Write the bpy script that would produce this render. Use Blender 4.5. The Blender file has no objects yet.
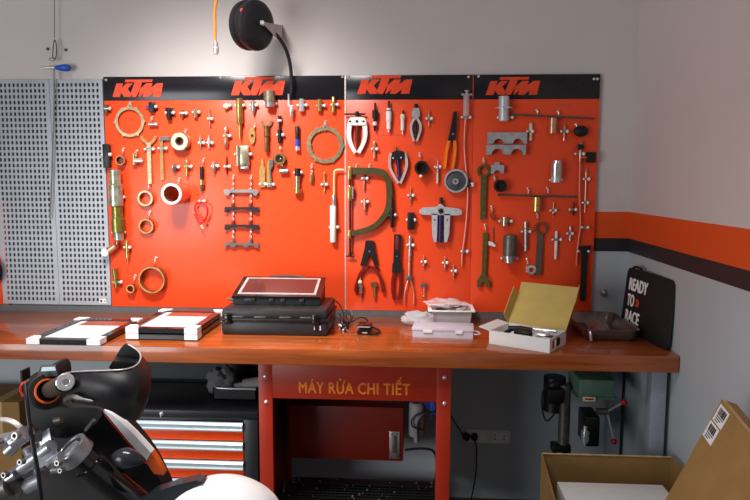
import bpy, bmesh, math, random
from mathutils import Vector, Matrix, noise
random.seed(7)
SC = bpy.context.scene
COL = SC.collection
PI = math.pi
# ------------------------------------------------------------------ camera
F_PX = 650.0
yw, pt, rl = math.radians(3.388), math.radians(6.065), math.radians(-0.209)
CAM = Vector((1.5298, -3.199, 1.5209))
FW = Vector((-math.sin(yw)*math.cos(pt), math.cos(yw)*math.cos(pt), -math.sin(pt)))
R0 = Vector((math.cos(yw), math.sin(yw), 0)); U0 = R0.cross(FW)
RT = R0*math.cos(rl) - U0*math.sin(rl); UP = R0*math.sin(rl) + U0*math.cos(rl)
cd = bpy.data.cameras.new('camera'); cam = bpy.data.objects.new('camera', cd); COL.objects.link(cam)
cd.sensor_width = 36; cd.lens = 36*F_PX/750; cd.clip_start = .02
M3 = Matrix((RT, UP, -FW)).transposed().to_4x4(); M3.translation = CAM
cam.matrix_world = M3
SC.camera = cam
FZ = -.09   # floor level
def ray(px, py):
    return FW + RT*((px-375)/F_PX) + UP*((250-py)/F_PX)
def UY(px, py, Y):
    d = ray(px, py); return CAM + d*((Y-CAM.y)/d.y)
def UZ(px, py, Z):
    d = ray(px, py); return CAM + d*((Z-CAM.z)/d.z)
def UX(px, py, X):
    d = ray(px, py); return CAM + d*((X-CAM.x)/d.x)
# ------------------------------------------------------------------ materials
def lin(c):
    out = []
    for v in c[:3]:
        v /= 255.
        out.append(v/12.92 if v <= .04045 else ((v+.055)/1.055)**2.4)
    return (*out, 1)
MATS = {}
def mat(name, c, rough=.5, metal=0., vary=.12, scale=30, bump=0., coat=0., trans=0., alpha=1., spec=.5, c2=None, ior=1.45):
    if name in MATS: return MATS[name]
    m = bpy.data.materials.new(name); m.use_nodes = True
    nt = m.node_tree; b = nt.nodes['Principled BSDF']
    tc = nt.nodes.new('ShaderNodeTexCoord'); nz = nt.nodes.new('ShaderNodeTexNoise')
    nz.inputs['Scale'].default_value = scale; nz.inputs['Detail'].default_value = 4
    nt.links.new(tc.outputs['Object'], nz.inputs['Vector'])
    rp = nt.nodes.new('ShaderNodeValToRGB'); nt.links.new(nz.outputs['Fac'], rp.inputs['Fac'])
    L = lin(c); a = [v*(1-vary) for v in L[:3]]; z = [min(1, v*(1+vary)) for v in L[:3]]
    if c2: z = lin(c2)[:3]; a = L[:3]
    rp.color_ramp.elements[0].position = .35; rp.color_ramp.elements[1].position = .65
    rp.color_ramp.elements[0].color = (*a, 1); rp.color_ramp.elements[1].color = (*z, 1)
    nt.links.new(rp.outputs['Color'], b.inputs['Base Color'])
    b.inputs['Roughness'].default_value = rough; b.inputs['Metallic'].default_value = metal
    b.inputs['Specular IOR Level'].default_value = spec
    b.inputs['Coat Weight'].default_value = coat; b.inputs['Coat Roughness'].default_value = .08
    b.inputs['Transmission Weight'].default_value = trans; b.inputs['Alpha'].default_value = alpha
    b.inputs['IOR'].default_value = ior
    if bump:
        bp = nt.nodes.new('ShaderNodeBump'); bp.inputs['Strength'].default_value = bump
        bp.inputs['Distance'].default_value = .002
        nt.links.new(nz.outputs['Fac'], bp.inputs['Height']); nt.links.new(bp.outputs['Normal'], b.inputs['Normal'])
    MATS[name] = m; return m
mat('wall_white', (208, 200, 197), .55, vary=.02, scale=3, bump=.15)
mat('wall_orange', (226, 84, 26), .45, vary=.04, scale=3)
mat('wall_black', (40, 38, 42), .45, vary=.05, scale=3)
mat('wall_grey', (180, 187, 192), .5, vary=.04, scale=3, bump=.15)
mat('floor', (96, 94, 92), .35, vary=.1, scale=4)
mat('ceiling', (200, 198, 194), .8, vary=.02)
mat('orange_board', (242, 80, 38), .28, vary=.03, scale=2, spec=.45)
mat('header', (28, 27, 32), .2, vary=.08, scale=4)
mat('logo', (236, 76, 40), .3, vary=.03)
mat('caption', (180, 92, 88), .6, vary=.15, scale=80)
mat('steel', (196, 192, 188), .28, .85, vary=.12, scale=60)
mat('chrome', (235, 235, 235), .18, .7, vary=.05)
mat('clip', (240, 238, 236), .25, .15, vary=.05)
mat('hookmat', (222, 200, 186), .25, .6, vary=.1)
mat('nickel', (190, 178, 150), .27, .85, vary=.18, scale=60)
mat('brass', (204, 170, 100), .27, .85, vary=.15, scale=60)
mat('bronze', (146, 112, 70), .34, .75, vary=.2, scale=60)
mat('ringsteel', (166, 148, 116), .34, .75, vary=.2, scale=60)
mat('olive', (98, 94, 48), .45, .35, vary=.2, scale=50)
mat('darkolive', (84, 78, 46), .4, .4, vary=.15, scale=50)
mat('gunmetal', (104, 100, 94), .38, .5, vary=.15, scale=60)
mat('blacktool', (26, 24, 26), .4, .1, vary=.2, scale=60)
mat('black', (20, 20, 22), .4, vary=.15)
mat('blackgloss', (16, 16, 18), .15, vary=.1, coat=.4)
mat('dullsteel', (140, 136, 132), .35, .6, vary=.15)
mat('darkbrown', (58, 38, 28), .35, .3)
mat('dialgrey', (84, 84, 88), .35, .3)
mat('rubber', (24, 23, 24), .6, vary=.15)
mat('whitepaint', (238, 236, 232), .35, vary=.03)
mat('aluminium', (208, 210, 212), .35, .4, vary=.08, scale=60)
mat('alucast', (176, 178, 182), .42, .3, vary=.15, scale=40, bump=.2)
mat('copper', (214, 160, 130), .28, .75, vary=.15, scale=60)
mat('green_nickel', (150, 156, 122), .26, .7, c2=(206, 210, 196), scale=25)
mat('greenbrass', (140, 136, 70), .28, .7, vary=.25, scale=60)
mat('purple', (46, 32, 84), .35, .3)
mat('darkred', (112, 16, 12), .4)
mat('redplastic', (214, 30, 20), .35)
mat('handle_orange', (250, 132, 18), .35)
mat('blue', (44, 70, 190), .35)
mat('bluehandle', (30, 92, 200), .3)
mat('pinktube', (222, 120, 98), .25, vary=.05)
mat('cream', (226, 216, 170), .4)
mat('clear', (240, 240, 244), .15, trans=.2, alpha=.55, vary=.02, ior=1.2)
mat('clearwhite', (236, 230, 244), .25, trans=.1, alpha=.66, vary=.03, ior=1.2)
mat('syringe', (236, 214, 216), .2, trans=.4, alpha=.7, vary=.03, ior=1.2)
mat('film', (244, 242, 246), .1, trans=.15, alpha=.42, vary=.04, ior=1.2, bump=.5, scale=40)
mat('foam', (240, 240, 240), .6, vary=.02)
mat('paper', (232, 234, 236), .5, vary=.02)
mat('photo_orange', (206, 72, 36), .3, vary=.1, c2=(120, 84, 70), scale=14)
mat('glass', (255, 255, 255), .03, trans=1., alpha=.25, vary=0., ior=1.4)
mat('screen', (92, 46, 42), .16, vary=.06, scale=6)  # reddish tint paints in the orange board's reflection
mat('silverplastic', (196, 186, 184), .35, .2)
mat('casegrey', (38, 38, 41), .42, vary=.1)
mat('kraft', (196, 170, 96), .75, vary=.05, scale=18)
mat('cardboard', (146, 112, 64), .85, vary=.06, scale=14)
mat('cardedge', (196, 164, 116), .85)
mat('boxwhite', (236, 236, 234), .45, vary=.02)
mat('labelred', (178, 40, 34), .5)
mat('labelwhite', (226, 226, 226), .5, vary=.02)
mat('traymetal', (120, 112, 106), .3, .8, vary=.25, scale=14)
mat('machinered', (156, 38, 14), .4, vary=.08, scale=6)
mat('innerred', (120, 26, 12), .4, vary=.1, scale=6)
mat('letterorange', (214, 112, 22), .5)
mat('chestblack', (24, 24, 28), .38, vary=.08)
mat('drawersilver', (196, 214, 220), .28, .25, vary=.04)
mat('drawerorange', (238, 74, 14), .3, vary=.05)
mat('cloth', (92, 94, 96), .9, vary=.25, scale=40, bump=.6)
mat('motorgrey', (150, 146, 146), .5, vary=.08)
mat('drillgreen', (86, 120, 104), .45, vary=.1)
mat('drillred', (190, 20, 34), .35)
mat('pegmetal', (166, 172, 179), .42, .1, vary=.05, scale=8)
mat('kerb', (92, 96, 98), .5, vary=.06)
mat('plate', (226, 226, 228), .35, vary=.02)
mat('hose_yellow', (232, 132, 32), .35)
mat('bikesilver', (170, 170, 176), .3, .7, vary=.12, scale=50, bump=.1)
mat('bikeorange', (226, 96, 30), .3)
mat('bikewhite', (250, 250, 250), .3, vary=.01)
mat('guard', (22, 21, 25), .5, vary=.08)
mat('reelblack', (30, 30, 33), .38, vary=.08)
mat('bikegrip', (70, 58, 48), .6)
mat('smoke', (44, 48, 54), .2, vary=.1)
mat('legsteel', (150, 156, 166), .45, .2, vary=.05)
mat('grime', (30, 29, 29), .5, .2, vary=.4, scale=60)
mat('wirered', (200, 44, 34), .4)
mat('bagblack', (22, 21, 24), .65, vary=.15, scale=20)
def wood():
    m = bpy.data.materials.new('lacquered_wood'); m.use_nodes = True; nt = m.node_tree; b = nt.nodes['Principled BSDF']
    tc = nt.nodes.new('ShaderNodeTexCoord'); mp = nt.nodes.new('ShaderNodeMapping')
    mp.inputs['Scale'].default_value = (.6, 9, 9)
    nt.links.new(tc.outputs['Object'], mp.inputs['Vector'])
    n1 = nt.nodes.new('ShaderNodeTexNoise'); n1.inputs['Scale'].default_value = 4; n1.inputs['Detail'].default_value = 6
    n1.inputs['Distortion'].default_value = .6
    nt.links.new(mp.outputs['Vector'], n1.inputs['Vector'])
    rp = nt.nodes.new('ShaderNodeValToRGB'); nt.links.new(n1.outputs['Fac'], rp.inputs['Fac'])
    rp.color_ramp.elements[0].position = .3; rp.color_ramp.elements[0].color = lin((128, 56, 20))
    rp.color_ramp.elements[1].position = .7; rp.color_ramp.elements[1].color = lin((178, 92, 36))
    nt.links.new(rp.outputs['Color'], b.inputs['Base Color'])
    b.inputs['Roughness'].default_value = .28; b.inputs['Coat Weight'].default_value = .6
    b.inputs['Coat Roughness'].default_value = .1
    MATS['wood'] = m
wood()
# ------------------------------------------------------------------ mesh builder
class MB:
    def __init__(s): s.v = []; s.f = []; s.m = []; s.mats = []; s.X = Matrix.Identity(4); s.cm = 0; s.hard = []
    def use(s, name):
        if name not in s.mats: s.mats.append(name)
        s.cm = s.mats.index(name); return s
    def add(s, vs, fs):
        n = len(s.v); s.v += [tuple(s.X @ Vector(p)) for p in vs]
        s.f += [tuple(n+i for i in f) for f in fs]; s.m += [s.cm]*len(fs); return s
    def box(s, c, d, bev=0.):
        x, y, z = [a/2 for a in d]
        if bev <= 0 or bev > min(x, y, z)*.95:
            vs = [(c[0]+i*x, c[1]+j*y, c[2]+k*z) for i in (-1, 1) for j in (-1, 1) for k in (-1, 1)]
            return s.add(vs, [(0, 1, 3, 2), (4, 6, 7, 5), (0, 4, 5, 1), (2, 3, 7, 6), (0, 2, 6, 4), (1, 5, 7, 3)])
        bm = bmesh.new(); bmesh.ops.create_cube(bm, size=1)
        for v in bm.verts: v.co = Vector((c[0]+v.co.x*2*x, c[1]+v.co.y*2*y, c[2]+v.co.z*2*z))
        bmesh.ops.bevel(bm, geom=bm.edges[:], offset=bev, segments=2, affect='EDGES', profile=.5)
        bm.verts.index_update()
        s.add([v.co[:] for v in bm.verts], [[v.index for v in f.verts] for f in bm.faces]); bm.free(); return s
    def b2(s, lo, hi, bev=0.):
        return s.box([(a+b)/2 for a, b in zip(lo, hi)], [abs(b-a) for a, b in zip(lo, hi)], bev)
    def lathe(s, o, ax, prof, seg=20, caps=True):
        """prof [(t, r)...] along axis ax from o"""
        o = Vector(o); ax = Vector(ax).normalized()
        a = ax.orthogonal().normalized(); b = ax.cross(a)
        vs = []; fs = []
        for t, r in prof:
            for i in range(seg):
                q = 2*PI*i/seg; vs.append(o+ax*t+(a*math.cos(q)+b*math.sin(q))*r)
        for j in range(len(prof)-1):
            for i in range(seg):
                k = (i+1) % seg; fs.append((j*seg+i, j*seg+k, (j+1)*seg+k, (j+1)*seg+i))
        if caps:
            fs.append(tuple(range(seg))[::-1]); n = (len(prof)-1)*seg; fs.append(tuple(n+i for i in range(seg)))
        return s.add(vs, fs)
    def ring(s, o, ax, ro, ri, t0, t1, seg=32):
        """tube wall, chamfered slightly"""
        c = min((ro-ri)*.15, abs(t1-t0)*.2)
        prof = [(t0, ri+c), (t0, ro-c), (t0+c, ro), (t1-c, ro), (t1, ro-c), (t1, ri+c), (t1-c, ri), (t0+c, ri), (t0, ri+c)]
        return s.lathe(o, ax, prof, seg, caps=False)
    def cyl(s, a, b, r, seg=16, r2=None):
        a = Vector(a); b = Vector(b); L = (b-a).length
        return s.lathe(a, b-a, [(0, r), (L, r if r2 is None else r2)], seg)
    def ball(s, c, r, seg=12, sc=(1, 1, 1)):
        vs = []; fs = []; n = max(5, seg//2+1)
        for j in range(1, n):
            th = PI*j/n
            for i in range(seg):
                q = 2*PI*i/seg
                vs.append((c[0]+r*sc[0]*math.sin(th)*math.cos(q), c[1]+r*sc[1]*math.sin(th)*math.sin(q), c[2]+r*sc[2]*math.cos(th)))
        for j in range(n-2):
            for i in range(seg):
                k = (i+1) % seg; fs.append((j*seg+i, (j+1)*seg+i, (j+1)*seg+k, j*seg+k))
        vs.append((c[0], c[1], c[2]+r*sc[2])); vs.append((c[0], c[1], c[2]-r*sc[2])); t = len(vs)-2
        for i in range(seg):
            k = (i+1) % seg; fs.append((t, i, k)); fs.append((t+1, (n-2)*seg+k, (n-2)*seg+i))
        return s.add(vs, fs)
    def tube(s, pts, r, seg=8, smooth=0, close=False):
        pts = [Vector(p) for p in pts]
        for _ in range(smooth):
            q = [pts[0]] if not close else []
            rng = range(len(pts)-1) if not close else range(len(pts))
            for i in rng:
                a, b = pts[i], pts[(i+1) % len(pts)]; q += [a*.75+b*.25, a*.25+b*.75]
            if not close: q.append(pts[-1])
            pts = q
        n = len(pts); vs = []; fs = []
        up = None
        for i, p in enumerate(pts):
            if close: t = pts[(i+1) % n]-pts[i-1]
            else: t = pts[min(i+1, n-1)]-pts[max(i-1, 0)]
            if t.length < 1e-9: t = Vector((0, 0, 1))
            t.normalize()
            if up is None: up = t.orthogonal().normalized()
            up = (up-t*up.dot(t))
            if up.length < 1e-6: up = t.orthogonal()
            up.normalize(); b = t.cross(up)
            rr = r[i*(len(r)-1)//max(1, n-1)] if isinstance(r, (list, tuple)) else r
            for k in range(seg):
                q = 2*PI*k/seg; vs.append(p+(up*math.cos(q)+b*math.sin(q))*rr)
        m = n if close else n-1
        for i in range(m):
            j = (i+1) % n
            for k in range(seg):
                l = (k+1) % seg; fs.append((i*seg+k, i*seg+l, j*seg+l, j*seg+k))
        if not close:
            fs.append(tuple(range(seg))[::-1]); fs.append(tuple((n-1)*seg+k for k in range(seg)))
        return s.add(vs, fs)
    def plate(s, pts, y0, y1, sm=0):
        """polygon in local xz, extruded y0..y1 (y0 nearer the viewer)"""
        for _ in range(sm):
            q = []
            for i in range(len(pts)):
                a, b = pts[i], pts[(i+1) % len(pts)]
                q += [(a[0]*.75+b[0]*.25, a[1]*.75+b[1]*.25), (a[0]*.25+b[0]*.75, a[1]*.25+b[1]*.75)]
            pts = q
        n = len(pts)
        vs = [(p[0], y0, p[1]) for p in pts]+[(p[0], y1, p[1]) for p in pts]
        from mathutils.geometry import tessellate_polygon
        tri = tessellate_polygon([[Vector((p[0], p[1], 0)) for p in pts]])
        fs = [tuple(t) for t in tri]+[tuple(n+i for i in t[::-1]) for t in tri]
        fs += [(i, (i+1) % n, n+(i+1) % n, n+i) for i in range(n)]
        return s.add(vs, fs)
    def strip(s, outer, inner, y0, y1, close=True):
        """band between two equal-length outlines in xz"""
        n = len(outer); vs = []
        for y in (y0, y1):
            vs += [(p[0], y, p[1]) for p in outer]; vs += [(p[0], y, p[1]) for p in inner]
        fs = []
        for i in (range(n) if close else range(n-1)):
            j = (i+1) % n
            fs += [(i, j, n+j, n+i), (2*n+i, 3*n+i, 3*n+j, 2*n+j), (i, 2*n+i, 2*n+j, j), (n+i, n+j, 3*n+j, 3*n+i)]
        if not close:
            fs += [(0, n, 3*n, 2*n), (n-1, 3*n-1, 4*n-1, 2*n-1)]
        return s.add(vs, fs)
    def sweep2(s, pts, w, y0, y1, sm=2, taper=None):
        """flat bar following a path in xz with width w"""
        p = [Vector((a[0], a[1])) for a in pts]
        for _ in range(sm):
            q = [p[0]]
            for i in range(len(p)-1): q += [p[i]*.75+p[i+1]*.25, p[i]*.25+p[i+1]*.75]
            q.append(p[-1]); p = q
        o, n = [], []
        for i in range(len(p)):
            t = (p[min(i+1, len(p)-1)]-p[max(i-1, 0)]).normalized(); nn = Vector((-t.y, t.x))
            ww = w if taper is None else w*(1+(taper-1)*i/(len(p)-1))
            o.append(p[i]+nn*ww/2); n.append(p[i]-nn*ww/2)
        return s.strip(o, n, y0, y1, close=False)
    def hexa(s, a, b):
        """prism from 4 lower points a and 4 upper points b"""
        return s.add([tuple(p) for p in list(a)+list(b)], [(3, 2, 1, 0), (4, 5, 6, 7), (0, 1, 5, 4), (1, 2, 6, 5), (2, 3, 7, 6), (3, 0, 4, 7)])
    def mesh(s, name, smooth=True):
        me = bpy.data.meshes.new(name); me.from_pydata(s.v, [], s.f)
        for k in s.mats: me.materials.append(MATS[k])
        me.polygons.foreach_set('material_index', s.m)
        bm = bmesh.new(); bm.from_mesh(me); bmesh.ops.recalc_face_normals(bm, faces=bm.faces[:]); bm.to_mesh(me); bm.free()
        if smooth:
            me.polygons.foreach_set('use_smooth', [True]*len(me.polygons)); me.set_sharp_from_angle(angle=math.radians(38))
        me.update(); return me
    def build(s, name, parent=None, loc=None, smooth=True):
        o = bpy.data.objects.new(name, s.mesh(name, smooth)); COL.objects.link(o)
        if parent: o.parent = parent
        if loc is not None: o.location = loc
        return o
def mb(m, X=None):
    b = MB().use(m)
    if X is not None: b.X = X
    return b
def tag(o, label, cat, group=None, kind=None):
    if label: o['label'] = label
    if cat: o['category'] = cat
    if group: o['group'] = group
    if kind: o['kind'] = kind
    return o
def empty(name, loc, label, cat, group=None, rz=0):
    o = bpy.data.objects.new(name, None); COL.objects.link(o); o.location = loc; o.rotation_euler.z = rz
    o.empty_display_size = .05
    return tag(o, label, cat, group)
def struct(o): o['kind'] = 'structure'; return o
def rebase(m, base):
    """shift builder vertices so the object origin sits at base"""
    m.v = [(a[0]-base[0], a[1]-base[1], a[2]-base[2]) for a in m.v]; return m
def text_mesh(name, body, size, m, depth=.001, bold=.0, parent=None, mw=None, sx=1., spacing=1.):
    cu = bpy.data.curves.new(name, 'FONT'); cu.body = body; cu.size = size; cu.extrude = depth; cu.offset = 0
    cu.align_x = 'LEFT'; cu.space_character = spacing
    tmp = bpy.data.objects.new('tmp', cu); COL.objects.link(tmp)
    dg = bpy.context.evaluated_depsgraph_get(); dg.update()
    me = bpy.data.meshes.new_from_object(tmp.evaluated_get(dg)); me.name = name
    bpy.data.objects.remove(tmp); bpy.data.curves.remove(cu)
    if bold:
        bm = bmesh.new()
        for q_, (dx, dy) in enumerate(((-bold, 0), (bold, 0), (0, bold*.5), (0, -bold*.5), (0, 0))):
            n_ = len(bm.verts); bm.from_mesh(me); bm.verts.ensure_lookup_table()
            for v in bm.verts[n_:]: v.co.x += dx; v.co.y += dy; v.co.z += q_*.00012
        bm.to_mesh(me); bm.free()
    me.materials.clear(); me.materials.append(MATS[m])
    o = bpy.data.objects.new(name, me); COL.objects.link(o)
    xs = [v.co.x for v in me.vertices]; ys = [v.co.y for v in me.vertices]
    o['w'] = max(xs)-min(xs)
    x0, y0 = min(xs), min(ys)
    for v in me.vertices: v.co.x -= x0; v.co.y -= y0
    w, h = max(xs)-x0, max(ys)-y0
    del o['w']
    if parent: o.parent = parent
    return o, w, h
# ------------------------------------------------------------------ room
CX = 2.567; S1, S2, S3 = 1.3772, 1.2494, 1.1849
XL, YF, ZC = -2.6, -5.2, 3.1
def wall(name, vert):
    m = MB()
    for z0, z1, k in ((FZ, S3, 'wall_grey'), (S3, S2, 'wall_black'), (S2, S1, 'wall_orange'), (S1, ZC, 'wall_white')):
        m.use(k); vert(m, z0, z1)
    return struct(m.build(name, smooth=False))
wall('wall_back', lambda m, a, b: m.b2((XL, 0, a), (CX, .15, b)))
wall('wall_right', lambda m, a, b: m.b2((CX, YF, a), (CX+.15, .15, b)))
struct(mb('wall_white').b2((XL-.15, YF, FZ), (XL, .15, ZC)).build('wall_left', smooth=False))
struct(mb('floor').b2((XL-.15, YF, FZ-.1), (CX+.15, .15, FZ)).build('floor', smooth=False))
struct(mb('ceiling').b2((XL-.15, YF, ZC), (CX+.15, .15, ZC+.1)).build('ceiling', smooth=False))
# ------------------------------------------------------------------ tool boards
YB = -.022
ZT, ZB = 2.024, .881
SEAM = [0, 1.1961, 1.8061, 2.4]
KTM = ([(75, 252), (125, 107), (203, 107), (187, 158), (238, 107), (316, 107), (254, 165), (290, 218), (300, 252), (210, 252), (178, 205), (160, 252)],
       [(232, 67), (543, 67), (535, 95), (420, 95), (372, 252), (286, 252), (290, 205), (336, 95), (222, 95)],
       [(350, 252), (398, 165), (470, 107), (542, 107), (522, 155), (592, 107), (662, 107), (630, 252), (540, 252), (552, 205), (490, 252), (425, 252), (440, 205), (385, 252)])
boards = []
def logo(parent, px0, py1, px1):
    a = UY(px0, py1, YB); b = UY(px1, py1, YB); k = (b.x-a.x)/587.
    m = mb('logo')
    for poly in KTM:
        m.plate([((x-75)*k, (252-y)*k*1.03) for x, y in poly], -.0012, .0005)
    o = m.build('logo', parent, (a.x-parent.location.x, YB-.0003-parent.location.y, a.z-parent.location.z), smooth=False)
    o['label'] = 'orange slanted KTM lettering on the black header'
desc = ['wide orange tool board with two KTM logos beside the grey perforated panel',
        'orange tool board between the pale joint lines, carrying the olive C-frame puller',
        'orange tool board nearest the wall corner, with two long T-bars']
for i in range(3):
    x0, x1 = SEAM[i]+.0015, SEAM[i+1]-.0015
    b = empty('tool_board', (x0, -.005, ZB), desc[i], 'tool board', 'orange tool boards on the back wall')
    boards.append(b)
    hh = .115
    mb('orange_board').b2((0, YB+.005, 0), (x1-x0, .004, ZT-ZB-hh), .001).build('sheet', b)
    h = mb('header').b2((0, YB+.005, ZT-ZB-hh+.0005), (x1-x0, .004, ZT-ZB), .001).build('header', b)
    h['label'] = 'black glossy header strip'
logo(boards[0], 112.6, 97, 163.6); logo(boards[0], 231, 95.3, 285.5); logo(boards[1], 357.2, 94, 412.3); logo(boards[2], 485.5, 95, 539.8)
for px, py in ((106, 79), (220.5, 76.5), (342.5, 75.8)): 
    p = UY(px, py+1, YB)-boards[0].location; mb('chrome').lathe((0, .002, 0), (0, -1, 0), [(0, .007), (.004, .0065), (.007, .003)], 12).build('screw', boards[0], p)
for px, py in ((349, 75.5), (468.5, 75.8)):
    p = UY(px, py+1, YB)-boards[1].location; mb('chrome').lathe((0, .002, 0), (0, -1, 0), [(0, .007), (.004, .0065), (.007, .003)], 12).build('screw', boards[1], p)
for px, py in ((478.5, 76), (594, 79), (597.5, 79)):
    p = UY(px, py, YB)-boards[2].location; mb('chrome').lathe((0, .002, 0), (0, -1, 0), [(0, .007), (.004, .0065), (.007, .003)], 12).build('screw', boards[2], p)
# joint strips
for i, (sx, c) in enumerate(((SEAM[1], 'labelwhite'), (SEAM[2], 'pinktube'))):
    m = mb('pinktube' if i else 'machinered')
    o = mb('silverplastic' if i == 0 else 'logo').b2((-.0035 if i == 0 else -.002, 0, 0), (.0035 if i == 0 else .002, .003, ZT-ZB), .0008).build('joint_strip', None, (sx, YB-.003, ZB))
    tag(o, ['pale joint strip beside the C-frame puller, between two orange boards', 'thin joint strip between the boards, behind the long hanging syringe tube'][i], 'joint strip', 'joint strips between the tool boards')
MESHES = {}
def hook_mesh(u):
    if 'hook' not in MESHES:
        m = mb('hookmat')
        m.lathe((0, 0, 0), (0, -1, 0), [(0, 1.3*u), (.6*u, 1.3*u), (1*u, .7*u), (1.4*u, .6*u)], 10)
        m.tube([(0, -.8*u, 0), (0, -2.6*u, .1*u), (0, -3.2*u, -1.2*u), (0, -2.4*u, -3.4*u), (0, -2.8*u, -5*u), (0, -4.2*u, -5.2*u), (0, -4.8*u, -4*u)], .42*u, 6, 1)
        m.tube([(.9*u*math.cos(a), -3*u, -2.0*u+1.3*u*math.sin(a)) for a in [i*PI/4 for i in range(8)]], .35*u, 6, 0, True)
        MESHES['hook'] = m.mesh('tool_hook')
    return MESHES['hook']
def clip_mesh(u, w):
    k = ('clip', round(w*2))
    if k not in MESHES:
        w = k[1]/2
        m = mb('clip')
        m.use('dullsteel').box((0, -.25*u, 0), (1.6*w*u, .5*u, 2.6*u), .1*u)
        m.box((0, -3.9*u, 0), (1.7*w*u, .35*u, 2.3*u), .1*u)
        for s in (-1, 1):
            m.use('dullsteel').tube([(s*w*.7*u, -.4*u, 0), (s*(w+.1)*u, -1.6*u, 0), (s*(w-.3)*u, -2.8*u, 0), (s*(w+.4)*u, -3.4*u, 0)], [1.1*u]*2, 8, 1)
            m.use('clip').ball((s*(w-.1)*u, -3.4*u, 0), (1.75 if s > 0 else 1.25)*u, 12)
        MESHES[k] = m.mesh('spring_clip')
    return MESHES[k]
def hold(kind, px, py, w=3):
    p = UY(px, py, YB); i = 0 if p.x < SEAM[1] else 1 if p.x < SEAM[2] else 2
    o = bpy.data.objects.new('tool_hook' if kind == 'hook' else 'spring_clip', hook_mesh(.0049) if kind == 'hook' else clip_mesh(.0049, w))
    COL.objects.link(o); o.parent = boards[i]; o.location = p-boards[i].location
    return o
def shapes(m, lst, P, u, x0, y0):
    def L(x, y, d): return ((x-x0)*u, -d*u, (y0-y)*u)
    for s in lst:
        k = s[0]
        if k == 'mat': m.use(s[1])
        elif k == 'v': d = s[5] if len(s) > 5 else s[4]+.8; m.cyl(L(s[1], s[3], d), L(s[1], s[2], d), s[4]*u, 16)
        elif k == 'h': d = s[5] if len(s) > 5 else s[4]+.8; m.cyl(L(s[1], s[3], d), L(s[2], s[3], d), s[4]*u, 16)
        elif k == 'c': d = s[6] if len(s) > 6 else s[5]+.8; m.cyl(L(s[1], s[2], d), L(s[3], s[4], d), s[5]*u, 14, (s[7] if len(s) > 7 else s[5])*u)
        elif k == 'lat':
            d = s[4] if len(s) > 4 else max(r for _, r in s[3])+.8
            m.lathe(L(s[1], s[2], d), (0, 0, -1), [(a*u, r*u) for a, r in s[3]], 20)
        elif k == 'disc': m.ring(L(s[1], s[2], 0), (0, -1, 0), s[3]*u, s[4]*u, s[5]*u, s[6]*u, 36)
        elif k == 'dome': m.lathe(L(s[1], s[2], 0), (0, -1, 0), [(a*u, r*u) for a, r in s[3]], 28)
        elif k == 'pl': m.plate([((x-x0)*u, (y0-y)*u) for x, y in s[1]], -s[3]*u, -s[2]*u, s[4] if len(s) > 4 else 0)
        elif k == 'bar': m.sweep2([((x-x0)*u, (y0-y)*u) for x, y in s[1]], s[2]*u, -s[4]*u, -s[3]*u, s[5] if len(s) > 5 else 2, s[6] if len(s) > 6 else None)
        elif k == 'tube': m.tube([L(*p) for p in s[1]], s[2]*u, 8, s[3] if len(s) > 3 else 2)
        elif k == 'loop': m.tube([L(*p) for p in s[1]], s[2]*u, 8, s[3] if len(s) > 3 else 1, True)
        elif k == 'ball': m.ball(L(s[1], s[2], s[3]), s[4]*u, 14, s[5] if len(s) > 5 else (1, 1, 1))
        elif k == 'box':
            a = L(s[1], s[4], s[5]); b = L(s[3], s[2], s[6]); m.b2(a, b, (s[7] if len(s) > 7 else .4)*u)
        elif k == 'strip': m.strip([((x-x0)*u, (y0-y)*u) for x, y in s[1]], [((x-x0)*u, (y0-y)*u) for x, y in s[2]], -s[4]*u, -s[3]*u)
U = .0049
def T(name, px, py, label, cat, parts, holds=(), group='special tools hung on the orange boards', dpt=1.):
    P = UY(px, py, YB)
    if len(parts) == 1:
        m = MB(); shapes(m, parts[0][1], P, U, px, py)
        o = m.build(name, None, P); tag(o, label, cat, group)
    else:
        o = empty(name, P, label, cat, group)
        for p in parts:
            m = MB(); shapes(m, p[1], P, U, px, py); c = m.build(p[0], o)
            if len(p) > 2: c['label'] = p[2]
    for h in holds: hold(*h)
    return o
def circ(x, y, r, n=40, lug=None, ph=0):
    out = []
    for i in range(n):
        a = 2*PI*i/n+ph; rr = r
        if lug: rr = lug(i, a)
        out.append((x+rr*math.cos(a), y-rr*math.sin(a)))
    return out
def pin(x, y0, y1, r, m, m2=None, style=0):
    r *= 1.25
    h = y1-y0
    if style == 0: pr = [(0, r*.45), (h*.22, r*.5), (h*.25, r), (h*.6, r), (h*.63, r*.6), (h*.95, r*.55), (h, r*.3)]
    elif style == 1: pr = [(0, r*.7), (h*.1, r), (h*.45, r), (h*.48, r*.75), (h*.8, r*.75), (h*.83, r), (h, r*.9)]
    else: pr = [(0, r*.4), (h*.45, r*.5), (h*.5, r), (h*.75, r), (h*.8, r*.5), (h, r*.15)]
    L = [('mat', m), ('lat', x, y0, pr)]
    if m2: L += [('mat', m2), ('lat', x, y0+h*.68, [(0, r*1.05), (h*.12, r*1.05)], r+.8)]
    return [('body', L)]
HK, CP = 'hook', 'clip'
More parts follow.
